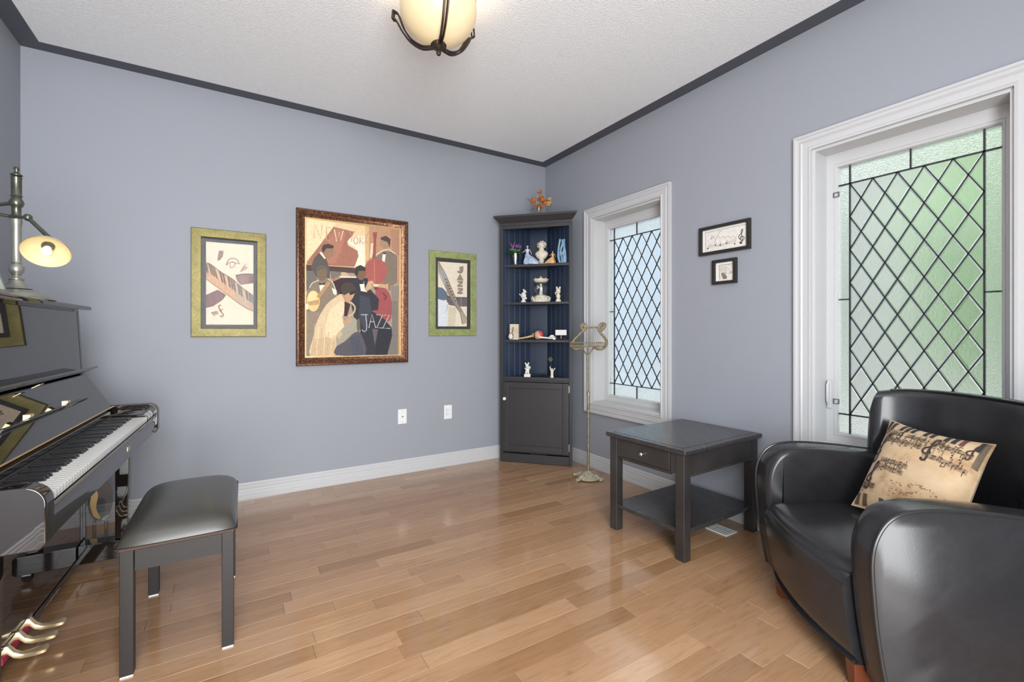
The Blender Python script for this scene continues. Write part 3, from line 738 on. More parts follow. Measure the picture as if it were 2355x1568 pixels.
class Ink:                                               # flat print laid on a surface fn(u,v)
    def __init__(s, fn, step=.0): s.fn = fn; s.mb = MB(); s.k = 0
    def poly(s, pts, col): s.mb.add([tuple(s.fn(x, y, s.k)) for x, y in pts], [list(range(len(pts)))], 0, lin(col)); s.k += 1
    def stroke(s, pts, w, col, taper=False):
        n = len(pts); vs = []
        for i, p in enumerate(pts):
            a, b_ = pts[max(0, i - 1)], pts[min(n - 1, i + 1)]; dx, dy = b_[0] - a[0], b_[1] - a[1]; L = hypot(dx, dy) or 1
            ww = w * (.35 + .65 * sin(pi * (i + .5) / n)) if taper else w
            vs += [s.fn(p[0] - dy / L * ww / 2, p[1] + dx / L * ww / 2, s.k), s.fn(p[0] + dy / L * ww / 2, p[1] - dx / L * ww / 2, s.k)]
        s.mb.add([tuple(q) for q in vs], [(2 * i, 2 * i + 1, 2 * i + 3, 2 * i + 2) for i in range(n - 1)], 0, lin(col)); s.k += 1
    def dot(s, c, rx, ry, col, n=10, rot=0):
        s.poly([(c[0] + rx * cos(2 * pi * i / n) * cos(rot) - ry * sin(2 * pi * i / n) * sin(rot), c[1] + rx * cos(2 * pi * i / n) * sin(rot) + ry * sin(2 * pi * i / n) * cos(rot)) for i in range(n)], col)
    def clef(s, c, h, col, lean=0.0, w=None):
        w = w or h * .045
        pts = [(.02, .08), (.12, .0), (.0, -.10), (-.16, -.02), (-.16, .14), (.02, .32), (.14, .55), (.10, .78), (.02, .70), (.0, .45), (.06, .0), (.10, -.28), (.02, -.40), (-.08, -.34)]
        s.stroke([(c[0] + (x + lean * y) * h, c[1] + y * h) for x, y in smoothcurve(pts, 5)], w, col, False); s.dot((c[0] + (-.06 - lean * .34) * h, c[1] - .33 * h), h * .055, h * .055, col)
    def build(s, parent, name='print'):
        o = s.mb.build(name, 'print', parent, smooth=0, fixn=False); o['kind'] = 'stuff'; return o
ik = Ink(lambda x, y, k: pil_pt(max(-.985, min(.985, x)), max(-.985, min(.985, y)), 1, .0022))
rr = random.Random(3); dk = (58, 46, 38)
def sub(p, q, n=8): return [(p[0] + (q[0] - p[0]) * i / n, p[1] + (q[1] - p[1]) * i / n) for i in range(n + 1)]
def cell(x0, x1, y0, y1, col, nx=3, ny=6):
    for i in range(nx):
        for j in range(ny):
            xa, xb, ya, yb = x0 + (x1 - x0) * i / nx, x0 + (x1 - x0) * (i + 1) / nx, y0 + (y1 - y0) * j / ny, y0 + (y1 - y0) * (j + 1) / ny
            ik.poly([(xa, ya), (xb, ya), (xb, yb), (xa, yb)], col)
for i in range(15):                                       # black keys along two edges
    x = -.93 + i * .127
    if i % 7 in (2, 6): continue
    cell(x, x + .078, .72, .975, (110, 50, 42) if i == 12 else (50, 48, 48))
for i in range(10):
    x = -.93 + i * .19
    if i % 7 in (2, 6): continue
    cell(x, x + .10, -.975, -.76, (92, 70, 48))
cell(.91, .985, .40, .97, (112, 94, 72), 3, 14)
def stave(x0, x1, y, sl, gap=.020):
    for k in range(5): ik.stroke(sub((x0, y + k * gap), (x1, y + k * gap + sl * (x1 - x0)), 26), .006, (112, 90, 70))
    x = x0 + .05
    while x < x1 - .03:
        yy = y + rr.uniform(0, .08) + sl * (x - x0); ik.dot((x, yy), .018, .013, dk, 8, .4)
        up = rr.choice((1, -1)); ik.stroke([(x + .011 * up, yy), (x + .011 * up, yy + up * .09)], .009, dk)
        if rr.random() < .45: ik.stroke(sub((x + .011 * up, yy + up * .07), (x + .011 * up + .05, yy + up * .07 + rr.uniform(-.01, .01)), 2), .012, dk)
        x += rr.uniform(.030, .062)
    for q in range(3):
        xb = x0 + (x1 - x0) * (q + 1) / 3.2; ik.stroke([(xb, y + sl * (xb - x0)), (xb, y + .08 + sl * (xb - x0))], .005, dk)
stave(-.70, .10, .40, -.02); stave(.16, .90, .26, -.04); stave(-.60, .02, -.06, -.05); stave(-.58, -.02, -.20, -.06); stave(-.92, -.50, .60, -.05, .03); stave(-.30, .10, .56, 0, .018); stave(-.9, -.5, -.62, 0, .022); stave(.30, .88, .56, -.03, .018)
for (x0, y0) in ((-.82, .55), (-.66, .62), (-.50, .60), (-.30, .58), (-.05, .60), (.12, .60), (.30, .58), (.45, .58), (.60, .56), (.74, .48), (-.9, -.35), (-.8, -.5), (-.7, -.3), (-.92, .30), (-.6, .66), (-.18, .66), (.04, .64), (.22, .66), (.38, .64)):
    for k in range(rr.randint(3, 6)):
        yy = y0 - k * .05; ik.dot((x0 + rr.uniform(-.02, .03), yy), .017, .012, dk, 8, .5)
    ik.stroke(sub((x0 + .02, y0 + .10), (x0 + .02, y0 - .22), 4), .006, dk)
for c_, h_c in (((-.78, .14), .56), ((.22, .36), .46), ((-.70, -.46), .48), ((-.42, .60), .30), ((.82, .62), .32)): ik.clef(c_, h_c, dk, .12, h_c * .085)
for i in range(170):
    x, y = rr.uniform(-.2, .9), rr.uniform(-.62, -.28)
    if rr.random() < .6: ik.dot((x, y - .15 * abs(x - .4)), rr.uniform(.006, .022), rr.uniform(.005, .016), (150, 108, 66), 7)
ik.build(pil)

# ------------------------------------------------------------------ corner cabinet
CA, CB = Vector((2.034, 3.500)), Vector((2.470, 3.032)); CW = (CB - CA).length
ce = (CB - CA).normalized(); cn = Vector((-ce.y, ce.x))        # along the front, and into the corner
cab = thing('corner_cabinet', 'tall black corner cabinet with open shelves and one door', 'cabinet', (CA.x, CA.y, 0), atan2(ce.y, ce.x))
def cl(x, y): d = Vector((x, y)) - CA; return (d.dot(ce), d.dot(cn))      # world plan point -> cabinet plan
PL, PR = CA.y, CB.x                                             # side panels run parallel to the two walls, a hand's breadth off them
kL, kR = 2.352, 3.382                                          # where the flat panel cuts off the back corner
foot = [(0, 0), (CW, 0), cl(PR, kR), cl(kL, PL)]
def czprism(name, poly, z0, z1, mat, parent=cab, bev=0.0): return MB().prism(poly, z0, z1).build(name, mat, parent, bev, smooth=30)
SH = [(.720, .7475), (1.052, 1.073), (1.382, 1.402), (1.712, 1.733)]
inn = [(.030, .014), (CW - .030, .014), cl(PR - .014, CB.y + .034), cl(PR - .014, kR - .006), cl(kL - .006, PL - .014), cl(CA.x + .034, PL - .014)]
for k, (z0, z1) in enumerate(SH): czprism('shelf', inn, z0, z1, 'cabinet_black', bev=.0015)
czprism('bottom', inn, .085, .10, 'cabinet_black')
czprism('top_board', foot, 2.0755, 2.100, 'cabinet_black')
for x0, x1 in ((0, .028), (CW - .028, CW)): MB().box(x0, x1, 0, .0135, 0, 2.075).build('stile', 'cabinet_black', cab, .002)
MB().box(.028, CW - .028, 0, .0135, 2.045, 2.075).build('head_rail', 'cabinet_black', cab, .002)
MB().box(.028, CW - .028, .002, .0135, .707, .7195).build('mid_rail', 'cabinet_black', cab, .001)
kick = MB().box(.028, CW - .028, -.004, .0035, .002, .078).build('kick_board', 'cabinet_black', cab, .003)
def plank_wall(name, p, q, t, z0, z1, mat, bev=.002):
    p, q = Vector(p), Vector(q); d = (q - p).normalized(); n_ = Vector((-d.y, d.x)) * t
    return MB().prism([tuple(p), tuple(q), tuple(q + n_), tuple(p + n_)], z0, z1).build(name, mat, cab, bev, 1)
plank_wall('side_panel', cl(CA.x + .012, PL), cl(kL, PL), -.004, 0, 2.075, 'cabinet_black', 0)
plank_wall('side_panel', cl(PR, CB.y + .012), cl(PR, kR), .004, 0, 2.075, 'cabinet_black', 0)
# beadboard planks lining the sides, a flat panel across the corner
nb = 5
for k in range(nb):
    a = CA.x + .024 + (kL - .004 - CA.x - .024) * k / nb; b_ = CA.x + .024 + (kL - .004 - CA.x - .024) * (k + 1) / nb
    plank_wall('plank', cl(a + .0012, PL - .0045), cl(b_ - .0012, PL - .0045), -.008, .1, 2.074, 'cabinet_inside', .0035)
    a = CB.y + .024 + (kR - .004 - CB.y - .024) * k / nb; b_ = CB.y + .024 + (kR - .004 - CB.y - .024) * (k + 1) / nb
    plank_wall('plank', cl(PR - .0045, a + .0012), cl(PR - .0045, b_ - .0012), .008, .1, 2.074, 'cabinet_inside', .0035)
plank_wall('corner_panel', cl(kL, PL - .002), cl(PR - .002, kR), -.012, .1, 2.074, 'cabinet_inside')
# crown moulding
mb = MB(); off = [(0, 2.098), (.006, 2.101), (.040, 2.138), (.046, 2.139), (.046, 2.158)]
sd = (cl(CA.x + .25, PL)[0], cl(CA.x + .25, PL)[1])
secs = [[(.115 - d, .115 + d * .55), (-d * 1.02, -d), (CW + d * 1.02, -d), (CW - .115 + d, .115 + d * .55)] for d, z in off]; vs = [(p[0], p[1], z) for s_, (d, z) in zip(secs, off) for p in s_]
fs = [(j * 4 + i, j * 4 + i + 1, (j + 1) * 4 + i + 1, (j + 1) * 4 + i) for j in range(4) for i in range(3)] + [(16, 17, 18, 19), (0, 3, 2, 1), (0, 4, 8, 12, 16, 19, 15, 11, 7, 3)]
mb.add(vs, fs); mb.build('crown', 'cabinet_black', cab, smooth=25)
czprism('crown_board', [(.10, .10), (CW - .10, .10), cl(PR, kR), cl(kL, PL)], 2.1005, 2.150, 'cabinet_black')
# door
dz0, dz1, dx0, dx1 = .100, .704, .028, CW - .028
door = MB().box(dx0 + .052, dx1 - .052, -.006, .006, dz0 + .052, dz1 - .052).build('door', 'cabinet_black', cab)
mb = MB()
for a in ((dx0, dx0 + .053, dz0, dz1), (dx1 - .053, dx1, dz0, dz1), (dx0 + .053, dx1 - .053, dz0, dz0 + .053), (dx0 + .053, dx1 - .053, dz1 - .053, dz1)): mb.box(a[0], a[1], -.019, -.001, a[2], a[3])
mb.build('door_frame', 'cabinet_black', door, .0035, 2)
MB().lathe([(0, 0), (.006, 0), (.006, .010), (.013, .016), (.0155, .024), (.013, .032), (0, .036)], 18, M=T(.053, -.019, .56) @ Rx(pi / 2)).build('knob', 'knob_white', door)
for z in (.16, .655): MB().box(dx1 + .001, dx1 + .006, -.024, -.004, z - .03, z + .03).build('hinge', 'steel', door)

# ------------------------------------------------------------------ framed pictures
def frame_sweep(prof, a0, a1, z0, z1, mp):
    n = len(prof); vs = []
    for sa, sz in ((-1, -1), (1, -1), (1, 1), (-1, 1)):
        for o_, d in prof: vs.append(mp((a0 if sa < 0 else a1) + sa * o_, d, (z0 if sz < 0 else z1) + sz * o_))
    return MB().add(vs, [(c_ * n + i, c_ * n + (i + 1) % n, ((c_ + 1) % 4) * n + (i + 1) % n, ((c_ + 1) % 4) * n + i) for c_ in range(4) for i in range(n)])
class Pic:
    """picture on wall A or B; corners of the outer edge, mat and art given as photo pixels, turned into points on the wall"""
    def __init__(s, name, label, wall, org, scale, outer, inner, art, prof, fmat, group=None, matmat='mat_dark', thick=.022, glass=True, gmat=None, cat='picture'):
        s.wall, s.org, s.sc = wall, org, scale
        q = lambda p: s.uv(*p, .0)
        def rect(c4):
            P = [q(p) for p in c4]; return min((P[0][0] + P[3][0]) / 2, (P[1][0] + P[2][0]) / 2), max((P[0][0] + P[3][0]) / 2, (P[1][0] + P[2][0]) / 2), (P[2][1] + P[3][1]) / 2, (P[0][1] + P[1][1]) / 2
        s.o, s.i, s.a = rect(outer), rect(inner), rect(art)
        ca, cz = (s.o[0] + s.o[1]) / 2, (s.o[2] + s.o[3]) / 2
        s.root = thing(name, label, cat, (ca, YA, cz) if wall == 'A' else (XB, ca, cz), 0, group)
        s.mp = (lambda a, d, z: (a - ca, -d, z - cz)) if wall == 'A' else (lambda a, d, z: (-d, a - ca, z - cz))
        wa = (s.o[1] - s.o[0] - (s.i[1] - s.i[0])) / 2
        mw = max(r for r, d in prof)
        i0, i1 = s.o[0] + wa, s.o[1] - wa; j = (s.o[3] - s.o[2] - (s.i[3] - s.i[2])) / 2; wz = (wa + j) / 2
        frame_sweep([(r * wz, d) for r, d in prof], s.o[0] + wz, s.o[1] - wz, s.o[2] + wz, s.o[3] - wz, s.mp).build('frame', fmat, s.root, smooth=30)
        s.fi = (s.o[0] + wz, s.o[1] - wz, s.o[2] + wz, s.o[3] - wz); s.wz = wz
        def slab(nm, r, d0, d1, mt, e_=.0):
            P0, P1 = s.mp(r[0] - e_, d0, r[2] - e_), s.mp(r[1] + e_, d1, r[3] + e_)
            return MB().box(*sorted((P0[0], P1[0])), *sorted((P0[1], P1[1])), *sorted((P0[2], P1[2]))).build(nm, mt, s.root, smooth=0)
        slab('backing', s.fi, .002, .008, matmat, .004)
        s.base = .0084
        if gmat: frame_sweep([(0, .010), (0, .016), (-.006, .015), (-.006, .010)], *s.fi, s.mp).build('inner_lip', gmat, s.root)
        if glass: slab('glass', s.fi, .0125, .0137, 'picture_glass', .001)
        s.ink = Ink(s.pt)
    def uv(s, x, y, d):
        p = (onA if s.wall == 'A' else onB)(s.org[0] + x / s.sc, s.org[1] + y / s.sc, d); return (p.x if s.wall == 'A' else p.y), p.z
    def pt(s, x, y, k):
        a, z = s.uv(x, y, .009); a = min(max(a, s.a[0]), s.a[1]); z = min(max(z, s.a[2]), s.a[3])
        return s.mp(a, s.base + k * 2.5e-5, z)
    def done(s): s.ink.build(s.root)
    def sheet(s, art, col): s.ink.poly(art, col)
def ell(cx_, cy_, rx, ry, n=18): return [(cx_ + rx * cos(2 * pi * i / n), cy_ + ry * sin(2 * pi * i / n)) for i in range(n)]

FLATP = [(0, 0.004), (0, .014), (.06, .017), (.5, .0185), (.94, .017), (1, .014), (1, 0.0)]
# left: keyboard print in an olive frame
A1 = [(302, 255), (912, 303), (912, 1325), (302, 1325)]
p = Pic('framed_print', 'olive gold framed keyboard drawing nearest the piano', 'A', (420, 510), 5.6, [(108, 70), (1075, 165), (1072, 1480), (108, 1480)], [(245, 200), (962, 255), (962, 1368), (245, 1368)], A1, FLATP, 'frame_olive', 'jazz pictures on the back wall')
p.sheet(A1, (226, 205, 176)); k_ = p.ink
def poly(c, *pts): k_.poly(list(pts), c)
def strk(c, w, *pts, sm=True): k_.stroke(smoothcurve(list(pts), 5) if sm and len(pts) > 2 else list(pts), w, c)
br, bk2 = (120, 72, 50), (62, 58, 66)
top = smoothcurve([(302, 545), (345, 535), (500, 650), (640, 735), (760, 840), (912, 950)], 4); bot = smoothcurve([(302, 735), (470, 862), (620, 972), (770, 1085), (912, 1155)], 5)
for i in range(20):
    a, b_ = i / 20, (i + 1) / 20
    def at(L, t): q = t * (len(L) - 1); j = min(int(q), len(L) - 2); f = q - j; return (L[j][0] + (L[j + 1][0] - L[j][0]) * f, L[j][1] + (L[j + 1][1] - L[j][1]) * f)
    poly((214, 158, 98) if i < 12 else (196, 164, 128), at(top, a), at(top, b_), at(bot, b_), at(bot, a)); strk(br, 5, at(top, a), at(bot, a))
    if i % 7 not in (2, 6):
        t0, b0, t1, b1 = at(top, a + .012), at(bot, a + .012), at(top, a + .04), at(bot, a + .04)
        mixp = lambda u, v, f: (u[0] + (v[0] - u[0]) * f, u[1] + (v[1] - u[1]) * f)
        poly(bk2 if i < 11 else (78, 78, 96), t0, t1, mixp(t1, b1, .52), mixp(t0, b0, .52))
strk(br, 8, *top[::4]); strk(br, 8, *bot[::4])
poly((108, 62, 70), (302, 940), (450, 875), (560, 940), (520, 1000), (400, 1085), (302, 1110))
for q in (0, 1, 2): strk((160, 110, 100), 5, (302, 985 + q * 38), (400, 960 + q * 38), (520, 915 + q * 30))
strk((190, 150, 130), 5, (345, 925), (385, 1090)); strk((190, 150, 130), 5, (430, 890), (455, 1050))
poly((140, 100, 98), (680, 690), (790, 668), (912, 672), (912, 790), (745, 812), (700, 760)); strk((95, 58, 60), 12, (680, 692), (790, 672), (912, 676)); poly((110, 70, 72), (860, 700), (912, 700), (912, 790), (860, 790))
for q in (0, 1, 2): strk((175, 140, 130), 4, (740, 720 + q * 28), (850, 715 + q * 26))
poly((150, 112, 96), (472, 375), (523, 375), (515, 440), (480, 488), (450, 500)); strk((104, 72, 62), 8, (472, 375), (523, 378), (512, 440), (480, 488), (450, 500), (472, 375), sm=False)
for q in (400, 425, 450): strk((104, 72, 62), 5, (468, q + 12), (515, q))
strk((112, 82, 72), 9, (560, 560), (590, 492), (650, 470), (705, 490), (732, 545)); strk((112, 82, 72), 7, (565, 560), (610, 520), (690, 530), (725, 545)); strk((112, 82, 72), 7, (600, 580), (640, 590), (680, 545), (640, 510)); strk((112, 82, 72), 6, (610, 530), (612, 580))
poly((180, 140, 122), (745, 643), (790, 560), (838, 592), (800, 620)); strk((125, 92, 80), 6, (745, 645), (792, 558), (838, 592), (745, 645), sm=False); strk((125, 92, 80), 6, (795, 545), (832, 550))
strk((128, 86, 70), 14, (368, 1182), (388, 1165), (405, 1215)); strk((128, 86, 70), 14, (392, 1175), (415, 1160), (430, 1200)); strk((128, 86, 70), 14, (420, 1165), (440, 1155), (455, 1190))
strk((128, 86, 70), 15, (498, 1072), (465, 1085), (478, 1130), (505, 1170), (525, 1200), (500, 1222), (482, 1212)); strk((128, 86, 70), 12, (470, 1150), (520, 1125))
p.done()
# right: clarinet print in a green frame
A3 = [(248, 280), (713, 310), (706, 1298), (246, 1298)]
p = Pic('framed_print', 'light green framed clarinet drawing beside the corner cabinet', 'A', (970, 560), 6.814, [(108, 105), (845, 170), (845, 1445), (108, 1445)], [(213, 222), (757, 268), (755, 1338), (213, 1338)], A3, FLATP, 'frame_green', 'jazz pictures on the back wall')
p.sheet(A3, (226, 214, 190)); k_ = p.ink
poly((214, 220, 228), (246, 868), (370, 890), (402, 960), (392, 1298), (246, 1298))
for q in range(6): strk((196, 206, 218), 5, (262 + q * 22, 880), (258 + q * 22, 1290))
poly((206, 196, 170), (420, 980), (540, 1000), (520, 1298), (400, 1298))
poly((88, 108, 128), (246, 682), (320, 690), (400, 770), (402, 880), (330, 890), (246, 866)); poly((92, 86, 92), (395, 800), (450, 835), (713, 840), (713, 985), (560, 988), (430, 962), (392, 905))
for q in (0, 1, 2, 3): strk((140, 134, 136), 5, (400, 850 + q * 34), (480, 880 + q * 28), (706, 872 + q * 30))
strk((170, 165, 160), 6, (615, 842), (620, 984)); strk((150, 145, 140), 8, (400, 960), (395, 1030), (375, 1075))
poly((160, 146, 120), (246, 285), (275, 285), (330, 395), (300, 470), (262, 430)); poly((158, 160, 162), (262, 430), (330, 395), (392, 520), (372, 690), (300, 500)); poly((146, 130, 112), (372, 690), (392, 520), (520, 820), (560, 930), (520, 980), (410, 780)); poly((150, 136, 112), (520, 980), (560, 930), (640, 1062), (600, 1090)); poly((172, 156, 128), (600, 1090), (640, 1062), (706, 1172), (698, 1248), (640, 1266), (622, 1240))
for q in range(8): k_.dot((370 + q * 22, 560 + q * 48), 13, 11, (92, 80, 72)); k_.dot((402 + q * 20, 590 + q * 46), 9, 9, (188, 180, 168))
strk((100, 86, 74), 6, (246, 285), (330, 395), (392, 520), (520, 820), (640, 1062), (706, 1172)); strk((100, 86, 74), 6, (250, 420), (330, 600), (480, 900), (600, 1090), (640, 1266))
jz = (150, 128, 110); dj = (112, 94, 80)
poly(jz, (590, 375), (645, 360), (640, 440), (610, 465), (560, 460), (556, 425), (590, 430)); strk(dj, 7, (590, 375), (645, 360), (640, 440), (600, 466), (556, 425)); poly(jz, (600, 478), (652, 578), (548, 574)); strk(dj, 7, (600, 478), (652, 578), (548, 574), (600, 478), sm=False)
for y0 in (590, 700): poly(jz, (562, y0), (642, y0), (642, y0 + 30), (600, y0 + 62), (640, y0 + 62), (638, y0 + 88), (556, y0 + 86), (558, y0 + 58), (600, y0 + 26), (562, y0 + 26)); strk(dj, 6, (562, y0), (642, y0), (642, y0 + 30), (600, y0 + 62), (640, y0 + 62), (638, y0 + 88), (556, y0 + 86), sm=False)
p.done()
# centre: jazz band painting in a copper brown frame
A2 = [(148, 137), (1030, 247), (1010, 1427), (130, 1440)]
COPP = [(0, .008), (0, .020), (.10, .022), (.30, .026), (.55, .038), (.75, .044), (.90, .041), (1, .030), (1, 0)]
p = Pic('framed_painting', 'large copper brown framed painting of a jazz band', 'A', (670, 470), 4.125, [(52, 32), (1108, 178), (1086, 1502), (32, 1526)], [(133, 120), (1040, 237), (1022, 1440), (115, 1450)], A2, COPP, 'frame_copper', 'jazz pictures on the back wall', matmat='gilt', glass=False, gmat='gilt')
p.sheet(A2, (168, 146, 120)); k_ = p.ink
poly((232, 196, 138), (130, 130), (722, 206), (705, 610), (130, 600)); poly((240, 214, 160), (148, 137), (420, 172), (250, 420), (148, 520)); poly((238, 228, 200), (560, 300), (705, 300), (700, 610), (585, 604), (640, 490), (600, 400), (530, 370))
poly((188, 134, 88), (720, 206), (1040, 245), (1030, 740), (860, 720), (715, 560)); poly((216, 172, 98), (700, 205), (738, 210), (738, 520), (700, 550)); poly((176, 122, 84), (940, 235), (1035, 247), (1030, 480), (960, 470))
poly((166, 96, 66), (402, 212), (592, 258), (575, 300), (530, 350), (540, 390), (628, 440), (637, 490), (600, 592), (148, 568), (148, 545)); poly((178, 108, 74), (410, 225), (520, 260), (480, 420), (420, 560), (240, 545))
poly((84, 58, 58), (140, 570), (604, 600), (604, 652), (370, 640), (140, 628)); poly((116, 108, 102), (138, 626), (244, 640), (244, 720), (140, 830)); poly((60, 42, 48), (395, 700), (620, 694), (645, 780), (540, 830), (440, 864), (395, 770))
poly((122, 114, 106), (368, 630), (470, 640), (466, 682), (380, 704)); poly((206, 164, 122), (478, 640), (520, 646), (562, 690), (468, 678)); poly((236, 228, 210), (455, 680), (620, 685), (620, 697), (455, 692))
# pianist
poly((92, 84, 78), (186, 600), (215, 510), (272, 452), (330, 510), (366, 622), (366, 700), (240, 690)); k_.poly(ell(352, 446, 46, 70), (154, 112, 80)); poly((72, 60, 54), (288, 425), (300, 386), (350, 372), (402, 392), (398, 416), (330, 418), (304, 462)); poly((232, 222, 200), (264, 456), (284, 450), (328, 512), (314, 518))
# bassist and double bass
poly((130, 114, 98), (800, 500), (880, 442), (960, 450), (1004, 492), (1004, 740), (960, 770), (870, 770), (800, 600)); k_.poly(ell(886, 362, 46, 58), (170, 130, 94)); poly((82, 66, 58), (848, 312), (900, 298), (942, 330), (934, 412), (912, 356), (850, 334)); poly((232, 224, 204), (866, 472), (898, 466), (886, 546), (858, 542)); k_.stroke([(800, 480), (860, 440), (925, 425), (990, 470)], 8, (226, 216, 196)); poly((60, 50, 46), (864, 466), (884, 456), (904, 464), (886, 474))
poly((228, 204, 168), (756, 370), (796, 366), (784, 430), (760, 510), (744, 500))
poly((156, 58, 48), (772, 266), (816, 262), (806, 330), (800, 520), (770, 520), (780, 340)); k_.poly(smoothcurve([(700, 580), (740, 530), (800, 515), (880, 545), (918, 620), (890, 680), (868, 740), (790, 770), (720, 730), (696, 650), (700, 580)], 4)[:-1], (172, 62, 50)); k_.poly(smoothcurve([(800, 800), (880, 790), (940, 870), (956, 990), (930, 1105), (840, 1080), (760, 980), (790, 880), (800, 800)], 4)[:-1], (160, 48, 48)); k_.stroke([(786, 520), (790, 760)], 10, (190, 96, 70)); k_.stroke(smoothcurve([(868, 840), (900, 880), (880, 905)], 4), 8, (70, 30, 32))
# guitarist with banjo
poly((140, 122, 98), (140, 860), (190, 752), (250, 716), (344, 704), (402, 752), (442, 846), (400, 910), (330, 960), (290, 1020), (140, 1020)); k_.poly(ell(290, 652, 50, 76), (122, 100, 74)); poly((104, 94, 82), (233, 645), (240, 592), (290, 574), (342, 600), (348, 655), (322, 612), (252, 622)); poly((234, 226, 208), (264, 766), (322, 764), (302, 832), (276, 832)); poly((56, 50, 48), (264, 742), (290, 750), (318, 740), (318, 762), (290, 756), (264, 766))
k_.stroke(smoothcurve([(172, 790), (200, 745), (262, 718)], 4), 7, (226, 218, 200)); k_.stroke(smoothcurve([(348, 708), (395, 745), (428, 840)], 4), 7, (226, 218, 200)); poly((236, 226, 206), (382, 790), (430, 815), (425, 862), (400, 850))
poly((150, 130, 108), (132, 1015), (295, 1015), (236, 1130), (200, 1440), (130, 1440)); k_.poly(ell(208, 916, 62, 100), (238, 192, 106)); k_.poly(ell(200, 880, 42, 50), (246, 210, 130)); poly((196, 146, 82), (150, 925), (265, 900), (260, 950), (170, 958)); poly((188, 134, 76), (238, 874), (345, 728), (372, 744), (266, 892)); poly((178, 118, 66), (368, 722), (452, 682), (470, 700), (402, 728)); poly((236, 214, 186), (132, 940), (160, 950), (165, 990), (140, 1000))
# trumpeter
poly((48, 50, 60), (550, 745), (622, 690), (722, 700), (745, 800), (832, 900), (822, 1000), (766, 1010), (885, 1090), (952, 1170), (956, 1245), (912, 1428), (690, 1428), (600, 1100), (560, 905)); poly((62, 66, 80), (650, 860), (740, 880), (760, 1000), (700, 1200), (640, 1080)); poly((40, 44, 56), (820, 1180), (955, 1190), (912, 1428), (800, 1428)); poly((104, 92, 92), (768, 1180), (822, 1185), (792, 1340))
k_.poly(ell(662, 652, 46, 66), (126, 88, 58)); poly((62, 54, 50), (598, 655), (608, 596), (655, 574), (706, 600), (702, 632), (640, 630), (622, 690)); poly((236, 228, 210), (646, 752), (690, 732), (698, 800), (722, 832), (660, 822)); poly((30, 28, 30), (646, 742), (690, 738), (690, 752), (648, 756)); poly((208, 162, 112), (700, 800), (728, 730), (772, 722), (784, 756), (752, 800), (722, 822))
k_.stroke([(756, 764), (905, 770)], 24, (192, 132, 86)); poly((206, 156, 98), (830, 754), (900, 760), (932, 736), (938, 822), (905, 796), (830, 784)); poly((150, 96, 66), (918, 746), (936, 738), (940, 820), (922, 810)); poly((232, 208, 176), (776, 756), (830, 758), (826, 778), (780, 776)); poly((120, 48, 40), (780, 784), (830, 786), (820, 812), (790, 810))
# saxophonist in a cream jacket
k_.poly(smoothcurve([(432, 872), (470, 850), (512, 930), (520, 1000), (488, 1062), (502, 1160), (424, 1262), (420, 1430), (180, 1438), (205, 1270), (242, 1115), (292, 1012), (352, 930), (432, 872)], 3)[:-1], (220, 190, 142)); poly((206, 172, 120), (205, 1280), (330, 1260), (415, 1280), (420, 1430), (180, 1438)); k_.poly(smoothcurve([(372, 1000), (470, 915), (514, 985), (472, 1075), (500, 1150), (385, 1262), (330, 1235), (330, 1130), (372, 1000)], 3)[:-1], (236, 208, 158))
for q in range(6): k_.stroke([(225 + q * 32, 1130 + q * 20), (205 + q * 34, 1425)], 7, (230, 202, 156) if q % 2 else (200, 168, 118))
k_.poly(smoothcurve([(470, 805), (480, 762), (522, 738), (572, 746), (612, 792), (606, 832), (560, 852), (500, 862), (470, 805)], 3)[:-1], (74, 62, 54)); poly((194, 144, 94), (500, 862), (556, 832), (604, 842), (582, 890), (542, 942), (506, 902)); poly((52, 44, 44), (548, 832), (606, 812), (600, 846), (556, 862))
poly((66, 40, 40), (505, 920), (560, 945), (530, 1060), (500, 1060)); k_.stroke(smoothcurve([(562, 926), (602, 972), (590, 1030), (540, 1064)], 5), 16, (196, 176, 122)); k_.poly(smoothcurve([(520, 1142), (602, 1075), (652, 1180), (642, 1222), (570, 1222), (482, 1322), (430, 1334), (440, 1232), (520, 1142)], 3)[:-1], (166, 160, 140)); k_.poly(ell(636, 1146, 17, 66), (112, 92, 78)); poly((194, 148, 100), (488, 1112), (570, 1068), (576, 1102), (502, 1156)); poly((204, 172, 120), (430, 1240), (470, 1200), (485, 1230), (450, 1280))
k_.poly(smoothcurve([(430, 1342), (520, 1290), (600, 1215), (662, 1232), (700, 1428), (420, 1428), (430, 1342)], 3)[:-1], (88, 84, 92)); poly((74, 76, 96), (560, 1270), (640, 1240), (690, 1425), (580, 1425)); poly((126, 118, 112), (952, 910), (1012, 915), (1010, 1428), (915, 1428), (956, 1245)); poly((142, 130, 118), (945, 772), (1020, 775), (1015, 910), (952, 905))
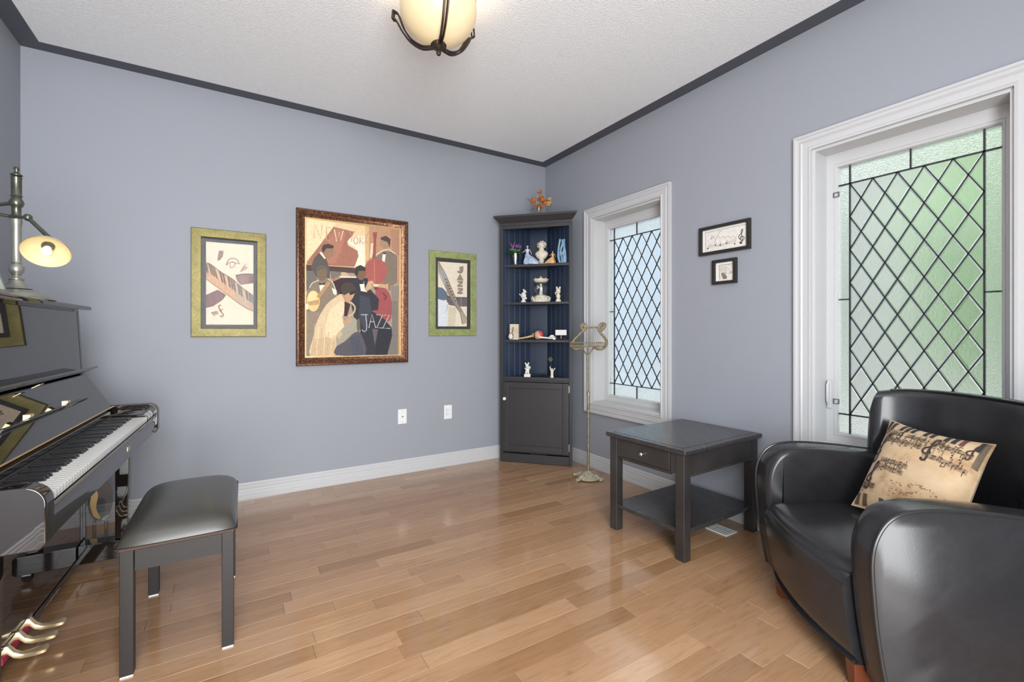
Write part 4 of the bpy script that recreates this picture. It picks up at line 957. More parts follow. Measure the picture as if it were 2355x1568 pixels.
# lettering NEW YORK and JAZZ
c1, c2 = (206, 150, 96), (246, 222, 184)
for cc, L in ((c1, [(215, 325), (222, 195), (282, 325), (292, 200)]), (c1, [(372, 222), (335, 218), (328, 340), (366, 345)]), (c1, [(333, 275), (362, 280)]), (c2, [(408, 238), (430, 352), (455, 262), (468, 345), (490, 250)]), (c1, [(550, 258), (576, 302), (600, 256)]), (c1, [(576, 302), (570, 352)]), (c1, ell(612, 342, 20, 32)), (c1, [(648, 374), (652, 310), (682, 322), (654, 342), (688, 376)]), (c1, [(700, 374), (706, 300)]), (c1, [(735, 255), (704, 336), (728, 374)])): k_.stroke(L + L[:1] if len(L) > 10 else L, 8, cc)
wj = (172, 176, 186)
for L in ([(660, 1046), (724, 1046)], [(704, 1046), (716, 1150), (712, 1192), (694, 1208), (668, 1190)], [(735, 1172), (764, 1040), (800, 1172)], [(746, 1112), (790, 1112)], [(806, 1046), (866, 1046), (810, 1170), (872, 1172)], [(878, 1050), (928, 1050), (868, 1172), (938, 1176)]): k_.stroke(L, 9, wj)
p.done()
# two small black frames on the window wall
BLK = [(0, .006), (0, .018), (.15, .024), (.55, .026), (.9, .024), (1, .018), (1, 0)]
AS = [(262, 458), (1030, 290), (1040, 690), (275, 800)]
p = Pic('small_frame', 'wide black framed music sketch between the windows, the upper one', 'B', (1590, 480), 8.25, [(172, 385), (1140, 172), (1140, 765), (185, 900)], [(222, 425), (1062, 248), (1070, 700), (232, 840)], AS, BLK, 'frame_black', 'small sketches between the windows', matmat='mat_white')
p.a = p.fi; p.sheet(AS, (228, 224, 218)); k_ = p.ink; g_ = (70, 66, 64); lg_ = (176, 170, 164)
strk((150, 146, 142), 8, (262, 458), (1030, 290)); strk((150, 146, 142), 8, (262, 458), (275, 800))
for q in range(5): strk(lg_, 4, (330, 735 - q * 12), (600, 700 - q * 10), (860, 600 - q * 16))
strk((120, 112, 106), 6, (430, 665), (500, 500), (555, 415), (580, 440)); strk((130, 122, 116), 5, (360, 590), (400, 500), (375, 590), (430, 510), (420, 570)); strk((130, 122, 116), 5, (440, 575), (520, 520), (540, 560), (590, 530), (640, 545), (700, 510), (740, 560), (790, 510), (830, 540), (880, 480)); strk((150, 142, 136), 4, (600, 560), (660, 580), (670, 650), (780, 640), (860, 560))
for x_, y_ in ((312, 755), (545, 690), (665, 655), (455, 690), (820, 665)): k_.dot((x_, y_), 16, 13, g_); strk(g_, 5, (x_ + 14, y_), (x_ + 12, y_ - 60))
k_.stroke(smoothcurve([(950, 655), (932, 640), (940, 610), (985, 590), (1000, 545), (960, 520), (925, 550), (940, 590), (905, 560), (900, 520), (960, 450), (975, 400), (965, 385), (945, 430), (955, 500), (965, 600), (950, 660)], 4), 13, (52, 48, 48)); k_.dot((932, 645), 20, 20, (40, 38, 38)); p.done()
AT = [(525, 1070), (785, 1035), (790, 1330), (535, 1350)]
p = Pic('small_frame', 'small square black framed instrument sketch, the lower one between the windows', 'B', (1590, 480), 8.25, [(422, 990), (880, 920), (880, 1405), (430, 1445)], [(478, 1032), (812, 988), (818, 1352), (485, 1388)], AT, BLK, 'frame_black', 'small sketches between the windows', matmat='mat_white')
p.a = p.fi; p.sheet(AT, (226, 221, 212)); k_ = p.ink
strk((120, 114, 108), 9, (525, 1075), (785, 1040)); strk((120, 114, 108), 9, (525, 1075), (535, 1340))
poly((150, 134, 112), (560, 1230), (600, 1205), (680, 1290), (660, 1330), (600, 1335))
for q in range(6): strk((128, 118, 108), 5, (560 + q * 22, 1090), (545 + q * 24, 1170 + q * 12)); strk((92, 82, 72), 6, (565 + q * 16, 1225 - q * 4), (610 + q * 12, 1330))
for q in range(4): strk((110, 102, 94), 7, (710 + q * 22, 1240 - q * 10), (735 + q * 18, 1190))
strk((140, 130, 120), 4, (640, 1090), (700, 1140), (760, 1200)); strk((92, 82, 72), 5, (545, 1150), (580, 1210)); p.done()

# ------------------------------------------------------------------ wall plates
for (x_, lab, kind) in (((onA(915, 955).x + onA(935, 955).x) / 2, 'white blank wall plate with a cable jack, left of the pair', 0), ((onA(1021, 945).x + onA(1039, 945).x) / 2, 'white wall plate with a twin power outlet, nearer the cabinet', 1)):
    t = thing('wall_plate', lab, 'outlet', (x_, YA, .459))
    MB().box(-.036, .036, -.006, -.0002, -.059, .059).build('plate', 'plate_white', t, .003)
    if kind == 0:
        MB().lathe([(0, 0), (.005, 0), (.005, .006), (.003, .008), (0, .008)], 12, M=T(0, -.006, 0) @ Rx(pi / 2)).build('jack', 'slot_dark', t)
        for z in (-.042, .042): MB().lathe([(0, 0), (.0035, 0), (.003, .0012), (0, .0012)], 10, M=T(0, -.006, z) @ Rx(pi / 2)).build('screw', 'steel', t)
    else:
        MB().box(-.017, .017, -.0075, -.006, -.034, .034).build('insert', 'plate_white', t, .001, 1)
        MB().box(-.0165, -.0145, -.0082, -.0074, -.033, .033).build('insert_edge', 'slot_dark', t)
        for z in (-.018, .018):
            for x2 in (-.006, .006): MB().box(x2 - .0012, x2 + .0012, -.0082, -.0074, z - .004, z + .004).build('slot', 'slot_dark', t)

# ------------------------------------------------------------------ ceiling light
cl_ = thing('ceiling_light', 'bronze ceiling light with a cream alabaster bowl', 'ceiling light', (.81, 1.95, 0), -YAW)
# local x = photo right, y = away from the viewer
MB().lathe([(0, HCEIL - .0005), (.095, HCEIL - .0005), (.095, HCEIL - .012), (.07, HCEIL - .028), (.02, HCEIL - .035), (.012, HCEIL - .05)], 32).build('canopy', 'dark_bronze', cl_)
MB().lathe([(.009, HCEIL - .036), (.009, 2.44)], 12).build('stem', 'dark_bronze', cl_)
sh = [(.020, 2.452), (.062, 2.463), (.108, 2.490), (.146, 2.528), (.168, 2.572), (.173, 2.612), (.166, 2.642), (.172, 2.656)]
sh = smoothcurve(sh, 3)
MB().lathe(sh + [(r - .005, z + .002) for r, z in sh[::-1]], 48, cap=False).build('bowl', 'alabaster_shade', cl_, smooth=60)
MB().lathe([(0, 2.400), (.008, 2.402), (.012, 2.412), (.008, 2.421), (.013, 2.424), (.030, 2.434), (.036, 2.446), (.030, 2.456), (.0, 2.458)], 24).build('finial', 'dark_bronze', cl_, smooth=50)
for a in (170, -70, 50):
    mb = MB(); M_ = Rz(R(a))
    bow = smoothcurve([(.026, 2.444), (.075, 2.449), (.125, 2.481), (.163, 2.533), (.184, 2.585), (.196, 2.612), (.218, 2.628)], 5); low = smoothcurve([(.026, 2.436), (.08, 2.440), (.132, 2.474), (.172, 2.524), (.196, 2.568), (.207, 2.585), (.222, 2.592)], 5)
    for w_ in (-.010, .010):
        for L in (bow, low): mb.tube([(r, w_ * (.4 + 2.2 * r), z) for r, z in L], .0042, 6, M=M_)
        mb.tube([(.218, w_ * .88, 2.628), (.222, w_ * .88, 2.592)], .0042, 6, M=M_)
    for r, z in ((.218, 2.628), (.222, 2.592)): mb.tube([(r, -.010, z), (r, .010, z)], .0042, 6, M=M_)
    mb.build('arm', 'dark_bronze', cl_)
bl_ = bpy.data.lights.new('bowl_bulb', 'POINT'); bl_.energy = 3.5; bl_.color = (1, .80, .55); bl_.shadow_soft_size = .04
o = bpy.data.objects.new('bowl_bulb', bl_); COL.objects.link(o); o.parent = cl_; o.location = (0, 0, 2.60)

# ------------------------------------------------------------------ desk lamp and photo frame on the piano
LX, LY, LZ = -.71, 2.54, 1.2672; LD = LX * DV[0] + LY * DV[1]; mpp = LD / FPX
lp = thing('desk_lamp', 'pewter desk lamp with a lit cream shade on the piano', 'lamp', (LX, LY, LZ), -YAW)
LAT = LX * RV[0] + LY * RV[1]
def lpt(px, py, y): return ((px - 1177.5) / FPX * (LD + y) - LAT, y, CAMH + (HY - py) / FPX * (LD + y) - LZ)
def lz(y): return CAMH + (HY - y) * mpp - LZ
prof = [(0, 383), (3.5, 384), (5.5, 388), (3.5, 392), (3.5, 396), (6, 398), (10.5, 402), (10.5, 404), (7, 406), (10, 408), (9, 411), (9, 449), (10.5, 451), (8, 455), (10, 458), (13.2, 466), (11, 474), (8, 477), (8, 492), (10.2, 497), (10.2, 514), (8.6, 518), (8.6, 601), (10, 604), (8, 607), (13, 614), (13.8, 621), (11, 628), (7, 634), (8, 638), (13, 641), (13, 644), (12, 645), (15, 652), (24, 662), (27, 664)]
MB().lathe([(r * mpp, lz(y)) for r, y in prof if y >= 497][::-1], 28).build('stem', 'lamp_pewter', lp, smooth=45)
MB().lathe([(r * mpp, lz(y)) for r, y in prof if y <= 497][::-1], 28).build('upper_stem', 'lamp_bronze', lp, smooth=45)
zb = lz(664); MB().lathe([(0, 0), (.112, 0), (.112, .006), (.100, .010), (.094, zb * .45), (.085, zb * .62), (.070, zb * .78), (.050, zb * .92), (.03, zb), (0, zb)], 40).build('base', 'lamp_pewter', lp, smooth=40)
z1 = lz(468); MB().tube([(-.012, -.005, z1), (-.07, -.02, z1 - .012), (-.16, -.06, z1 - .03)], [.007, .006, .006], 10).build('arm', 'lamp_bronze', lp)
z2 = lz(497); mb = MB(); jp = lpt(64, 500, -.04); mb.tube([(-.10, -.05, z2 + .012), (-.012, -.012, z2 - .004), jp], .0065, 10); mb.ball(jp, .014, 10); mb.build('joint', 'lamp_bronze', lp)
nrm = Vector((.42, -.62, -.72)).normalized(); cen = Vector(lpt(106, 580, -.085))
zx = nrm.to_track_quat('Z', 'Y').to_matrix().to_4x4(); Ms = T(*cen) @ zx
sp = smoothcurve([(.019, -.042), (.030, -.040), (.046, -.031), (.060, -.016), (.068, 0)], 4)
MB().lathe(sp, 40, M=Ms, cap=False).build('shade', 'lamp_shade_cream', lp, smooth=60)
MB().lathe([(r + .0022, z - .0012) for r, z in sp], 40, M=Ms, cap=False).build('shade_outside', 'shade_outer', lp, smooth=60)
MB().lathe([(0, -.090), (.010, -.090), (.013, -.084), (.015, -.060), (.019, -.050), (.019, -.034), (.014, -.026), (0, -.026)], 18, M=Ms).build('socket', 'lamp_bronze', lp)
mb = MB(); q = Ms @ Vector((0, 0, -.087)); mb.tube([jp, tuple(q)], .008, 8); mb.build('neck', 'lamp_bronze', lp)
MB().lathe([(.009, -.027), (.012, -.020), (.015, -.010), (.015, -.004), (.009, .004), (0, .006)], 16, M=Ms).build('bulb', 'bulb_glow', lp, smooth=60)
pf = thing('photo_frame', 'grey standing photo frame at the left end of the piano top', 'photo frame', (-.655, 2.285, 1.2672), 0)
Ml = Ry(R(-17)); wd = .15
mb = MB(); mb.box(-.018, 0, -wd, 0, .004, .022, M=Ml); mb.box(-.018, 0, -wd, 0, .182, .20, M=Ml); mb.box(-.018, 0, -wd, -wd + .018, .022, .182, M=Ml); mb.box(-.018, 0, -.018, 0, .022, .182, M=Ml); mb.build('frame', 'slate', pf, .002, 1)
MB().box(-.010, -.006, -wd + .018, -.018, .022, .182, M=Ml).build('photo', 'tan_paper', pf); MB().prism([(-.02, .06), (-.075, .0002), (-.070, .0002), (-.022, .05)], -wd / 2 - .02, -wd / 2 + .02, M=Matrix(((1, 0, 0, 0), (0, 0, 1, 0), (0, 1, 0, 0), (0, 0, 0, 1)))).build('easel', 'slate', pf)

# ------------------------------------------------------------------ lyre music stand
SX, SY = 2.372, 2.715; SD = SX * DV[0] + SY * DV[1]; sm_ = SD / FPX
ms = thing('music_stand', 'antique brass lyre music stand beside the corner cabinet', 'music stand', (SX, SY, 0), -YAW)
def sp_(x, y): return ((1300 + x / 11.2 - 1352) * sm_, CAMH + (HY - (720 + y / 11.2)) * sm_)
def lyre(name, pts, r, par=ms, n=8, yy=0.0, fl_=1.0, mat='antique_brass', sm2=True):
    L = [sp_(*q) for q in (smoothcurve(pts, 5) if sm2 else pts)]; return MB().tube([(a, yy, b_) for a, b_ in L], r, n, flat=fl_).build(name, mat, par)
for nm, pts in (('lyre_arm', [(470, 372), (500, 345), (480, 320), (430, 330), (415, 375), (450, 420), (510, 410), (530, 370), (505, 290), (450, 275), (400, 310), (395, 370), (440, 425), (500, 420), (380, 520), (260, 640), (180, 740), (145, 810), (190, 890), (260, 925), (350, 915), (420, 880)]),
                ('lyre_arm', [(930, 360), (905, 330), (930, 300), (980, 310), (990, 350), (945, 400), (890, 395), (865, 345), (910, 275), (980, 265), (1020, 300), (985, 370), (925, 440), (870, 400), (830, 385), (890, 500), (990, 620), (1055, 740), (1030, 840), (950, 915), (860, 930), (770, 905), (720, 880)])): lyre(nm, pts, .0098)
lyre('crossbar', [(520, 368), (640, 372), (760, 368), (840, 372)], .0055)
for k in range(6): lyre('string', [(560 + k * 44, 330), (545 + k * 30, 745)], .0011, n=5, sm2=False, yy=-.002)
mb = MB(); rows_ = []
(ax, az), (bx, bz) = sp_(95, 745), sp_(1015, 860)
for zz in (az - .003, bz + .003): mb.tube([(ax, -.021, zz), ((ax + bx) / 2, -.022, zz), (bx, -.021, zz)], .0042, 8)
mb.tube([(ax + .01, -.006, bz), (bx - .01, -.006, bz)], .012, 8, flat=.25)
for k in range(17):
    t0 = ax + .010 + (bx - ax - .02) * k / 16; mb.tube([(t0 - .008, -.021, bz + .004), (t0, -.022, (az + bz) / 2), (t0 + .008, -.021, az - .004)], .0032, 5)
mb.build('tray', 'antique_brass', ms)
mb = MB(); cup = [sp_(430, 885), sp_(470, 980), sp_(555, 1065), sp_(650, 985), sp_(700, 890)]
mb.tube([(a, 0, b_) for a, b_ in smoothcurve(cup, 4)], .006, 6); mb.tube([(sp_(565, 890)[0], 0, sp_(565, 890)[1]), (sp_(565, 1060)[0], 0, sp_(565, 1060)[1])], .010, 8, flat=.4); mb.build('socket_cup', 'antique_brass', ms)
zt = CAMH + (HY - 812) * sm_; zm = CAMH + (HY - 905) * sm_
MB().tube([(-.004, 0, zm), (-.005, 0, zt)], .0075, 10).build('upper_pole', 'antique_brass', ms)
MB().lathe([(.0100, .04), (.0100, zm - .02), (.013, zm - .018), (.013, zm + .012), (.008, zm + .016)], 12).build('lower_pole', 'antique_brass', ms)
mb = MB(); mb.lathe([(.088, .008), (.080, .018), (.062, .034), (.040, .050), (.020, .060), (.012, .066), (0, .066)], 28)
for a in (35, 145, 215, 325):
    M_ = Rz(R(a)); mb.tube([(.055, 0, .034), (.085, 0, .022), (.105, .004, .013), (.116, .014, .016), (.108, .024, .022)], [.018, .016, .013, .011, .008], 8, M=M_); mb.tube([(.098, -.018, .011), (.113, -.004, .011)], .0108, 8, M=M_)
mb.build('base', 'verdigris', ms, smooth=50)

# ------------------------------------------------------------------ things in and on the cabinet
CRZ = atan2(ce.y, ce.x)
def spot(px, yl):                                        # plan point along the view ray at depth yl behind the cabinet front
    r = ray(px, 700); rp = Vector((r.x, r.y)); t = (CA.dot(cn) + yl) / rp.dot(cn); P = rp * t; return P, t / FPX
def item(name, label, cat, px, yl, z, group=None, rz=0.0):
    P, m = spot(px, yl); return thing(name, label, cat, (P.x, P.y, z), CRZ + rz, group), m
Z4, Z3, Z2, Z1 = SH[0][1] + .0006, SH[1][1] + .0006, SH[2][1] + .0006, SH[3][1] + .0006     # lowest open shelf .. top shelf
G1 = None; GF = 'small figurines in the corner cabinet'
def leaf(mb, p, d, L, w, up=Vector((0, 0, 1)), mi=0, bend=.25):
    p, d = Vector(p), Vector(d).normalized(); s_ = d.cross(up); s_ = (s_ if s_.length > .01 else Vector((1, 0, 0))).normalized(); n_ = s_.cross(d); vs = []
    for t, ww in ((0, .05), (.3, .8), (.6, 1), (.85, .6), (1, .03)):
        c_ = p + d * (L * t) - n_ * (bend * L * t * t)
        vs += [tuple(c_ + s_ * (w * ww / 2)), tuple(c_ + n_ * (-.12 * w * ww)), tuple(c_ - s_ * (w * ww / 2))]
    mb.add(vs, [(3 * i + j, 3 * i + j + 1, 3 * i + j + 4, 3 * i + j + 3) for i in range(4) for j in range(2)], mi)
# crystal vase with purple flowers
t, m = item('flower_vase', 'cut crystal vase of purple flowers and green leaves, top shelf', 'vase', 1185.5, .046, Z1, G1)
MB().lathe([(0, .0), (.024, 0), (.026, .004), (.022, .02), (.024, .05), (.032, .100), (.029, .100), (.021, .05), (.018, .012), (0, .010)], 12).build('vase', 'crystal', t, smooth=20)
rr = random.Random(5); mb = MB()
for k in range(9): a = k * .7; mb.tube([(0, 0, .02), (.015 * cos(a), .015 * sin(a), .09), (.05 * cos(a), .03 * sin(a), .14 + .01 * (k % 4))], .0016, 5)
mb.build('stems', 'leaf_green', t)
for k, (dx, dz, L) in enumerate(((-1, .25, .075), (-.8, -.2, .066), (-.5, .5, .055), (1, .3, .066), (.85, -.25, .06), (.6, .1, .05), (.2, .4, .05))):
    mb = MB(); leaf(mb, (dx * .012, -.014 + .004 * (k % 3), .105), (dx, -.42, dz), L, .044); mb.build('leaf', 'leaf_green', t, smooth=60)
for k, (x0, z0, mt, hh) in enumerate(((-.02, .15, 'petal_purple', .075), (.022, .155, 'petal_purple', .05), (.045, .15, 'petal_purple', .04), (-.005, .135, 'petal_pink', .03), (.012, .125, 'petal_pink', .03), (-.03, .14, 'petal_pink', .03), (.03, .13, 'petal_pink', .025))):
    mb = MB()
    for q in range(7): a = q * .9; leaf(mb, (x0, -.015, z0 - .01), (cos(a) * .55, sin(a) * .55 - .1, 1 if k < 3 else .5), hh * (.7 + .05 * q), .012)
    mb.build('flower', mt, t, smooth=60)
# lady in a blue gown
def lady(name, label, px, yl, z, hgt, gown, trail, arms=True):
    t, m = item(name, label, 'figurine', px, yl, z, GF); mb = MB(); secs = []; n = 28
    for fz, r0, wav in ((0, .40, .12), (.06, .41, .14), (.2, .34, .12), (.36, .24, .09), (.5, .13, .04), (.58, .075, .01), (.66, .095, 0), (.74, .105, 0), (.79, .085, 0)):
        secs.append([(hgt * (r0 * cos(2 * pi * k / n) * (1 + wav * sin(7 * 2 * pi * k / n)) + (trail * (1 - fz) ** 2 * .25 if fz < .5 else 0)), hgt * r0 * .8 * sin(2 * pi * k / n) * (1 + wav * sin(7 * 2 * pi * k / n)), hgt * fz) for k in range(n)])
    mb.loft(secs).build('gown', gown, t, smooth=60)
    mb = MB(); mb.tube([(0, 0, hgt * .77), (0, 0, hgt * .86)], hgt * .030, 8); mb.ball((0, -.002, hgt * .905), (hgt * .052, hgt * .055, hgt * .066), 12)
    for s_ in (-1, 1): mb.tube([(s_ * hgt * .09, 0, hgt * .77), (s_ * hgt * .17, -hgt * .05, hgt * .66), (s_ * hgt * .24, -hgt * .10, hgt * .56 - .05 * hgt * s_)], [hgt * .026, hgt * .022, hgt * .016], 6)
    mb.build('body', 'skin', t, smooth=60)
    mb = MB(); mb.ball((0, .004, hgt * .925), (hgt * .060, hgt * .058, hgt * .062), 12); mb.ball((0, hgt * .05, hgt * .95), hgt * .034, 8); mb.build('hair', 'hair_blond' if gown == 'gown_blue' else 'ivory', t, smooth=60); return t
lady('figurine', 'porcelain lady in a wide pale blue ball gown, top shelf', 1213, .055, Z1, 46 * .0038, 'gown_blue', 1)
lady('figurine', 'small lady figurine in an orange gown right of the white bust', 1271, .040, Z1, 29 * .0038, 'gown_orange', -1)
# bust
t, m = item('bust', 'ivory composer bust on a round plinth, middle of top shelf', 'bust', 1245.5, .130, Z1, G1)
MB().lathe([(0, 0), (.030, 0), (.031, .006), (.024, .012), (.020, .026), (.026, .034), (.027, .040), (.022, .046), (.020, .052)], 24).build('plinth', 'ivory', t, smooth=40)
mb = MB(); n = 28; secs = []
for z0, rx, ry, dy in ((.050, .022, .020, 0), (.066, .040, .028, 0), (.088, .056, .034, 0), (.108, .060, .035, .002), (.124, .046, .030, .004), (.134, .026, .024, .002), (.146, .021, .022, -.002), (.156, .024, .027, -.006), (.170, .030, .034, -.006), (.190, .032, .036, -.004), (.204, .025, .028, -.002), (.212, .010, .012, 0)):
    secs.append([(rx * cos(2 * pi * k / n), dy + ry * sin(2 * pi * k / n), z0) for k in range(n)])
mb.loft(secs); mb.ball((0, -.043, .172), (.005, .010, .010), 8); mb.ball((0, -.038, .158), (.010, .005, .004), 8)
for s_ in (-1, 1): mb.ball((s_ * .011, -.039, .182), (.006, .004, .003), 8); mb.tube([(s_ * .006, -.024, .138), (s_ * .014, -.032, .122), (s_ * .017, -.034, .100)], [.003, .005, .003], 6)
mb.build('figure', 'ivory', t, smooth=60)
mb = MB(); rr = random.Random(9)
for k in range(46):
    a = rr.uniform(-.3, pi + .3); ph = rr.uniform(-.5, 1.35); r_ = .036
    mb.ball((r_ * cos(a) * cos(ph), .0 + r_ * sin(a) * cos(ph) * .95, .182 + .034 * sin(ph)), rr.uniform(.006, .010), 6)
mb.build('hair', 'ivory', t, smooth=60)
# blue abstract statue of two figures
t, m = item('statue', 'blue ceramic statue of two entwined figures, right end of top shelf', 'statue', 1292.5, .015, Z1, G1)
mb = MB(); f_ = .00385
def S2(x, y): return ((x - 1790) / 10.4545 * f_ * .86, (1420 - y) / 10.4545 * f_)
for pts, rad, yy in (([(1730, 1415), (1700, 1300), (1690, 1180), (1705, 1050), (1735, 900), (1745, 870)], [.010, .012, .010, .009, .010, .008], -.004), ([(1790, 1415), (1785, 1310), (1750, 1220), (1760, 1100), (1800, 1000), (1800, 880)], [.010, .010, .009, .010, .010, .008], 0), ([(1850, 1415), (1845, 1300), (1830, 1200), (1850, 1080), (1845, 960), (1850, 870)], [.012, .014, .013, .011, .010, .008], .004), ([(1880, 1415), (1878, 1300), (1870, 1160), (1860, 1050)], [.010, .012, .010, .006], .005), ([(1745, 1090), (1790, 1240), (1840, 1110)], [.008, .009, .008], 0)):
    P3 = smoothcurve([S2(*q) for q in pts], 4); R3 = [p_[0] for p_ in smoothcurve([(v_,) for v_ in rad], 4)]; mb.tube([(a, yy, max(b_, .001)) for a, b_ in P3], R3, 8)
mb.build('figures', 'statue_blue', t, smooth=60)
MB().box(-.030, .032, -.014, .014, 0, .006).build('foot', 'statue_blue', t, .002)
# second shelf: jester head, snow globe, figurine
def stack(name, label, cat, px, yl, z, parts, mat, extra=None):
    t, m = item(name, label, cat, px, yl, z, GF if cat == 'figurine' else None); mb = MB()
    for kind, *a in parts:
        if kind == 'b': mb.ball(a[0], a[1], 12)
        elif kind == 't': mb.tube(a[0], a[1], 8)
        elif kind == 'l': mb.lathe(a[0], 20)
        elif kind == 'x': mb.box(*a[0])
    mb.build('figure', mat, t, smooth=60); return t
t = stack('mask_ornament', 'small white jester head ornament left of the snow globe', 'ornament', 1204, .08, Z2, [('l', [(0, 0), (.026, 0), (.027, .006), (.018, .018), (.012, .030), (.014, .036)]), ('b', (0, 0, .062), (.026, .022, .032)), ('b', (0, -.020, .058), (.005, .006, .010)), ('t', [(.014, 0, .085), (.006, 0, .108), (-.006, 0, .120)], [.020, .012, .003]), ('t', [(-.020, 0, .066), (-.032, 0, .070), (-.040, -.002, .078)], [.010, .006, .003]), ('t', [(.018, 0, .044), (.026, 0, .030)], [.010, .008])], 'porcelain')
for s_ in (-1, 1): MB().ball((s_ * .010, -.0205, .068), (.004, .002, .003), 8).build('eye', 'ink', t)
MB().ball((.002, -.021, .045), (.007, .003, .002), 8).build('mouth', 'ink', t)
t, m = item('snow_globe', 'glass snow globe with an ivory scrolled base and crown', 'snow globe', 1244, .10, Z2, G1)
mb = MB(); mb.lathe([(0, 0), (.075, 0), (.080, .006), (.074, .016), (.066, .036), (.056, .050), (.050, .060), (.046, .062)], 32)
for k in range(6):
    a = 2 * pi * k / 6 + .52; M_ = Rz(a); mb.tube([(.070, -.026, .012), (.080, -.018, .040), (.078, .0, .050), (.080, .018, .040), (.070, .026, .012)], .007, 8, M=M_); mb.ball((.072, 0, .026), (.010, .014, .012), 8, M=M_)
mb.build('base', 'ivory', t, smooth=50)
MB().ball((0, 0, .116), .070, 28).build('globe', 'clear_glass', t, smooth=80)
mb = MB(); mb.tube([(0, 0, .055), (0, 0, .085), (.004, 0, .125), (.0, 0, .150)], [.022, .016, .014, .008], 10); mb.ball((.0, 0, .156), .012, 10); mb.tube([(.006, 0, .125), (-.022, -.006, .135), (-.034, -.006, .122)], [.007, .006, .008], 6); mb.tube([(-.018, 0, .135), (-.03, 0, .148)], [.005, .008], 6); mb.build('figure', 'porcelain', t, smooth=60)
mb = MB(); n = 36; secs = []
for z0, r0, wv in ((.176, .046, 0), (.186, .060, 0), (.197, .066, .012), (.206, .070, .05)): secs.append([(r0 * cos(2 * pi * k / n) * (1 + wv * cos(9 * 2 * pi * k / n)), r0 * sin(2 * pi * k / n) * (1 + wv * cos(9 * 2 * pi * k / n)), z0 + (.005 * cos(9 * 2 * pi * k / n) if wv else 0)) for k in range(n)])
mb.loft(secs); mb.lathe([(.050, .202), (.034, .212), (.014, .218), (.006, .224), (.008, .229), (0, .234)], 20); mb.build('crown', 'ivory', t, smooth=50)
stack('figurine', 'slim white animal figurine right of the snow globe', 'figurine', 1284, .045, Z2, [('l', [(0, 0), (.024, 0), (.024, .010), (.016, .024), (.013, .030)]), ('b', (0, 0, .048), (.020, .018, .024)), ('b', (0, -.004, .095), (.022, .020, .022)), ('t', [(0, 0, .068), (0, 0, .084)], [.012, .012]), ('b', (-.013, 0, .120), (.009, .006, .012)), ('b', (.013, 0, .120), (.009, .006, .012)), ('t', [(-.016, -.012, .060), (-.026, -.014, .078), (.02, -.018, .080)], [.006, .005, .006]), ('b', (0, -.022, .090), (.009, .008, .007))], 'ivory')
# third shelf: tan box, maraca, recorder, toy piano
t, m = item('keepsake_box', 'tan keepsake box with a treble clef, left of the maraca', 'box', 1183, .045, Z3, G1); MB().box(-.040, .040, -.012, .016, 0, .138).build('box', 'tan_paper', t, .002)
kk = Ink(lambda x, y, k: (x, -.0128 - k * .0001, y)); kk.clef((-.018, .042), .085, (110, 92, 76), .05, .006)
for q in range(9): kk.stroke([(-.005 + .004 * q, .062 + .007 * q), (.035 - .002 * q, .060 + .008 * q)], .0012, (160, 142, 114))
kk.build(t)
MB().ball((-.030, -.020, .028), (.020, .008, .024), 12).build('shell', 'ivory', t, smooth=60)
t, m = item('maraca', 'wooden maraca with a red end lying on the third shelf', 'maraca', 1230, .050, Z3, G1, R(3))
Mm = T(.028, 0, .0405) @ Ry(pi / 2) @ Rz(pi / 2)
prof = smoothcurve([(.010, -.052), (.022, -.038), (.036, -.014), (.040, .008), (.036, .028), (.022, .043), (.0, .048)], 4)
cut = [i for i, q in enumerate(prof) if q[1] > .010][0]; c0 = [i for i, q in enumerate(prof) if q[1] > -.034][0]; c1 = [i for i, q in enumerate(prof) if q[1] > -.026][0]
MB().lathe(prof[c1:cut + 1], 24, M=Mm, cap=False).build('gourd', 'maraca_wood', t, smooth=60); MB().lathe(prof[cut:], 24, M=Mm, cap=False).build('red_end', 'maraca_red', t, smooth=60); MB().lathe([(r + .0004, z) for r, z in prof[c0:c1 + 1]], 24, M=Mm, cap=False).build('band', 'maraca_band', t, smooth=60); MB().lathe(prof[:c0 + 1], 24, M=Mm, cap=False).build('collar', 'maraca_wood', t, smooth=60)
MB().tube([(-.018, 0, .034), (-.06, 0, .024), (-.11, 0, .014), (-.165, 0, .0085)], [.011, .0095, .008, .0075], 12).build('handle', 'maraca_wood', t, smooth=60)
t, m = item('recorder', 'thin white recorder lying in front of the maraca', 'recorder', 1259, .020, Z3, G1, R(4)); MB().tube([(-.075, 0, .024), (-.03, 0, .019), (.075, 0, .010)], [.009, .0075, .0075], 12).build('pipe', 'porcelain', t); MB().box(.05, .064, -.009, .009, 0, .018).build('rest', 'porcelain', t, .002)
for q in range(5): MB().ball((-.02 + q * .018, -.0065, .0195 - q * .0014), (.003, .002, .003), 6).build('hole', 'ink', t)
t, m = item('toy_car', 'tiny white toy car beside the recorder', 'toy car', 1271, .075, Z3, G1); MB().prism([(-.036, .010), (.036, .010), (.034, .026), (.018, .028), (.010, .042), (-.016, .042), (-.026, .028), (-.036, .024)], -.016, .016, M=Matrix(((1, 0, 0, 0), (0, 0, 1, 0), (0, 1, 0, 0), (0, 0, 0, 1)))).build('body', 'porcelain', t, .003)
for x0 in (-.020, .020):
    for y0 in (-.016, .016): MB().lathe([(0, -.003), (.010, -.003), (.010, .003), (0, .003)], 14, M=T(x0, y0, .010) @ Rx(pi / 2)).build('wheel', 'ink', t)
t, m = item('toy_piano', 'miniature white piano on thin legs, right end of third shelf', 'ornament', 1290.5, .016, Z3, G1); MB().prism([(-.014, .040), (.014, .040), (.014, .052), (-.002, .056), (.006, .086), (-.014, .086)][::-1], -.048, .048, M=MYZ).build('body', 'porcelain', t, .002)
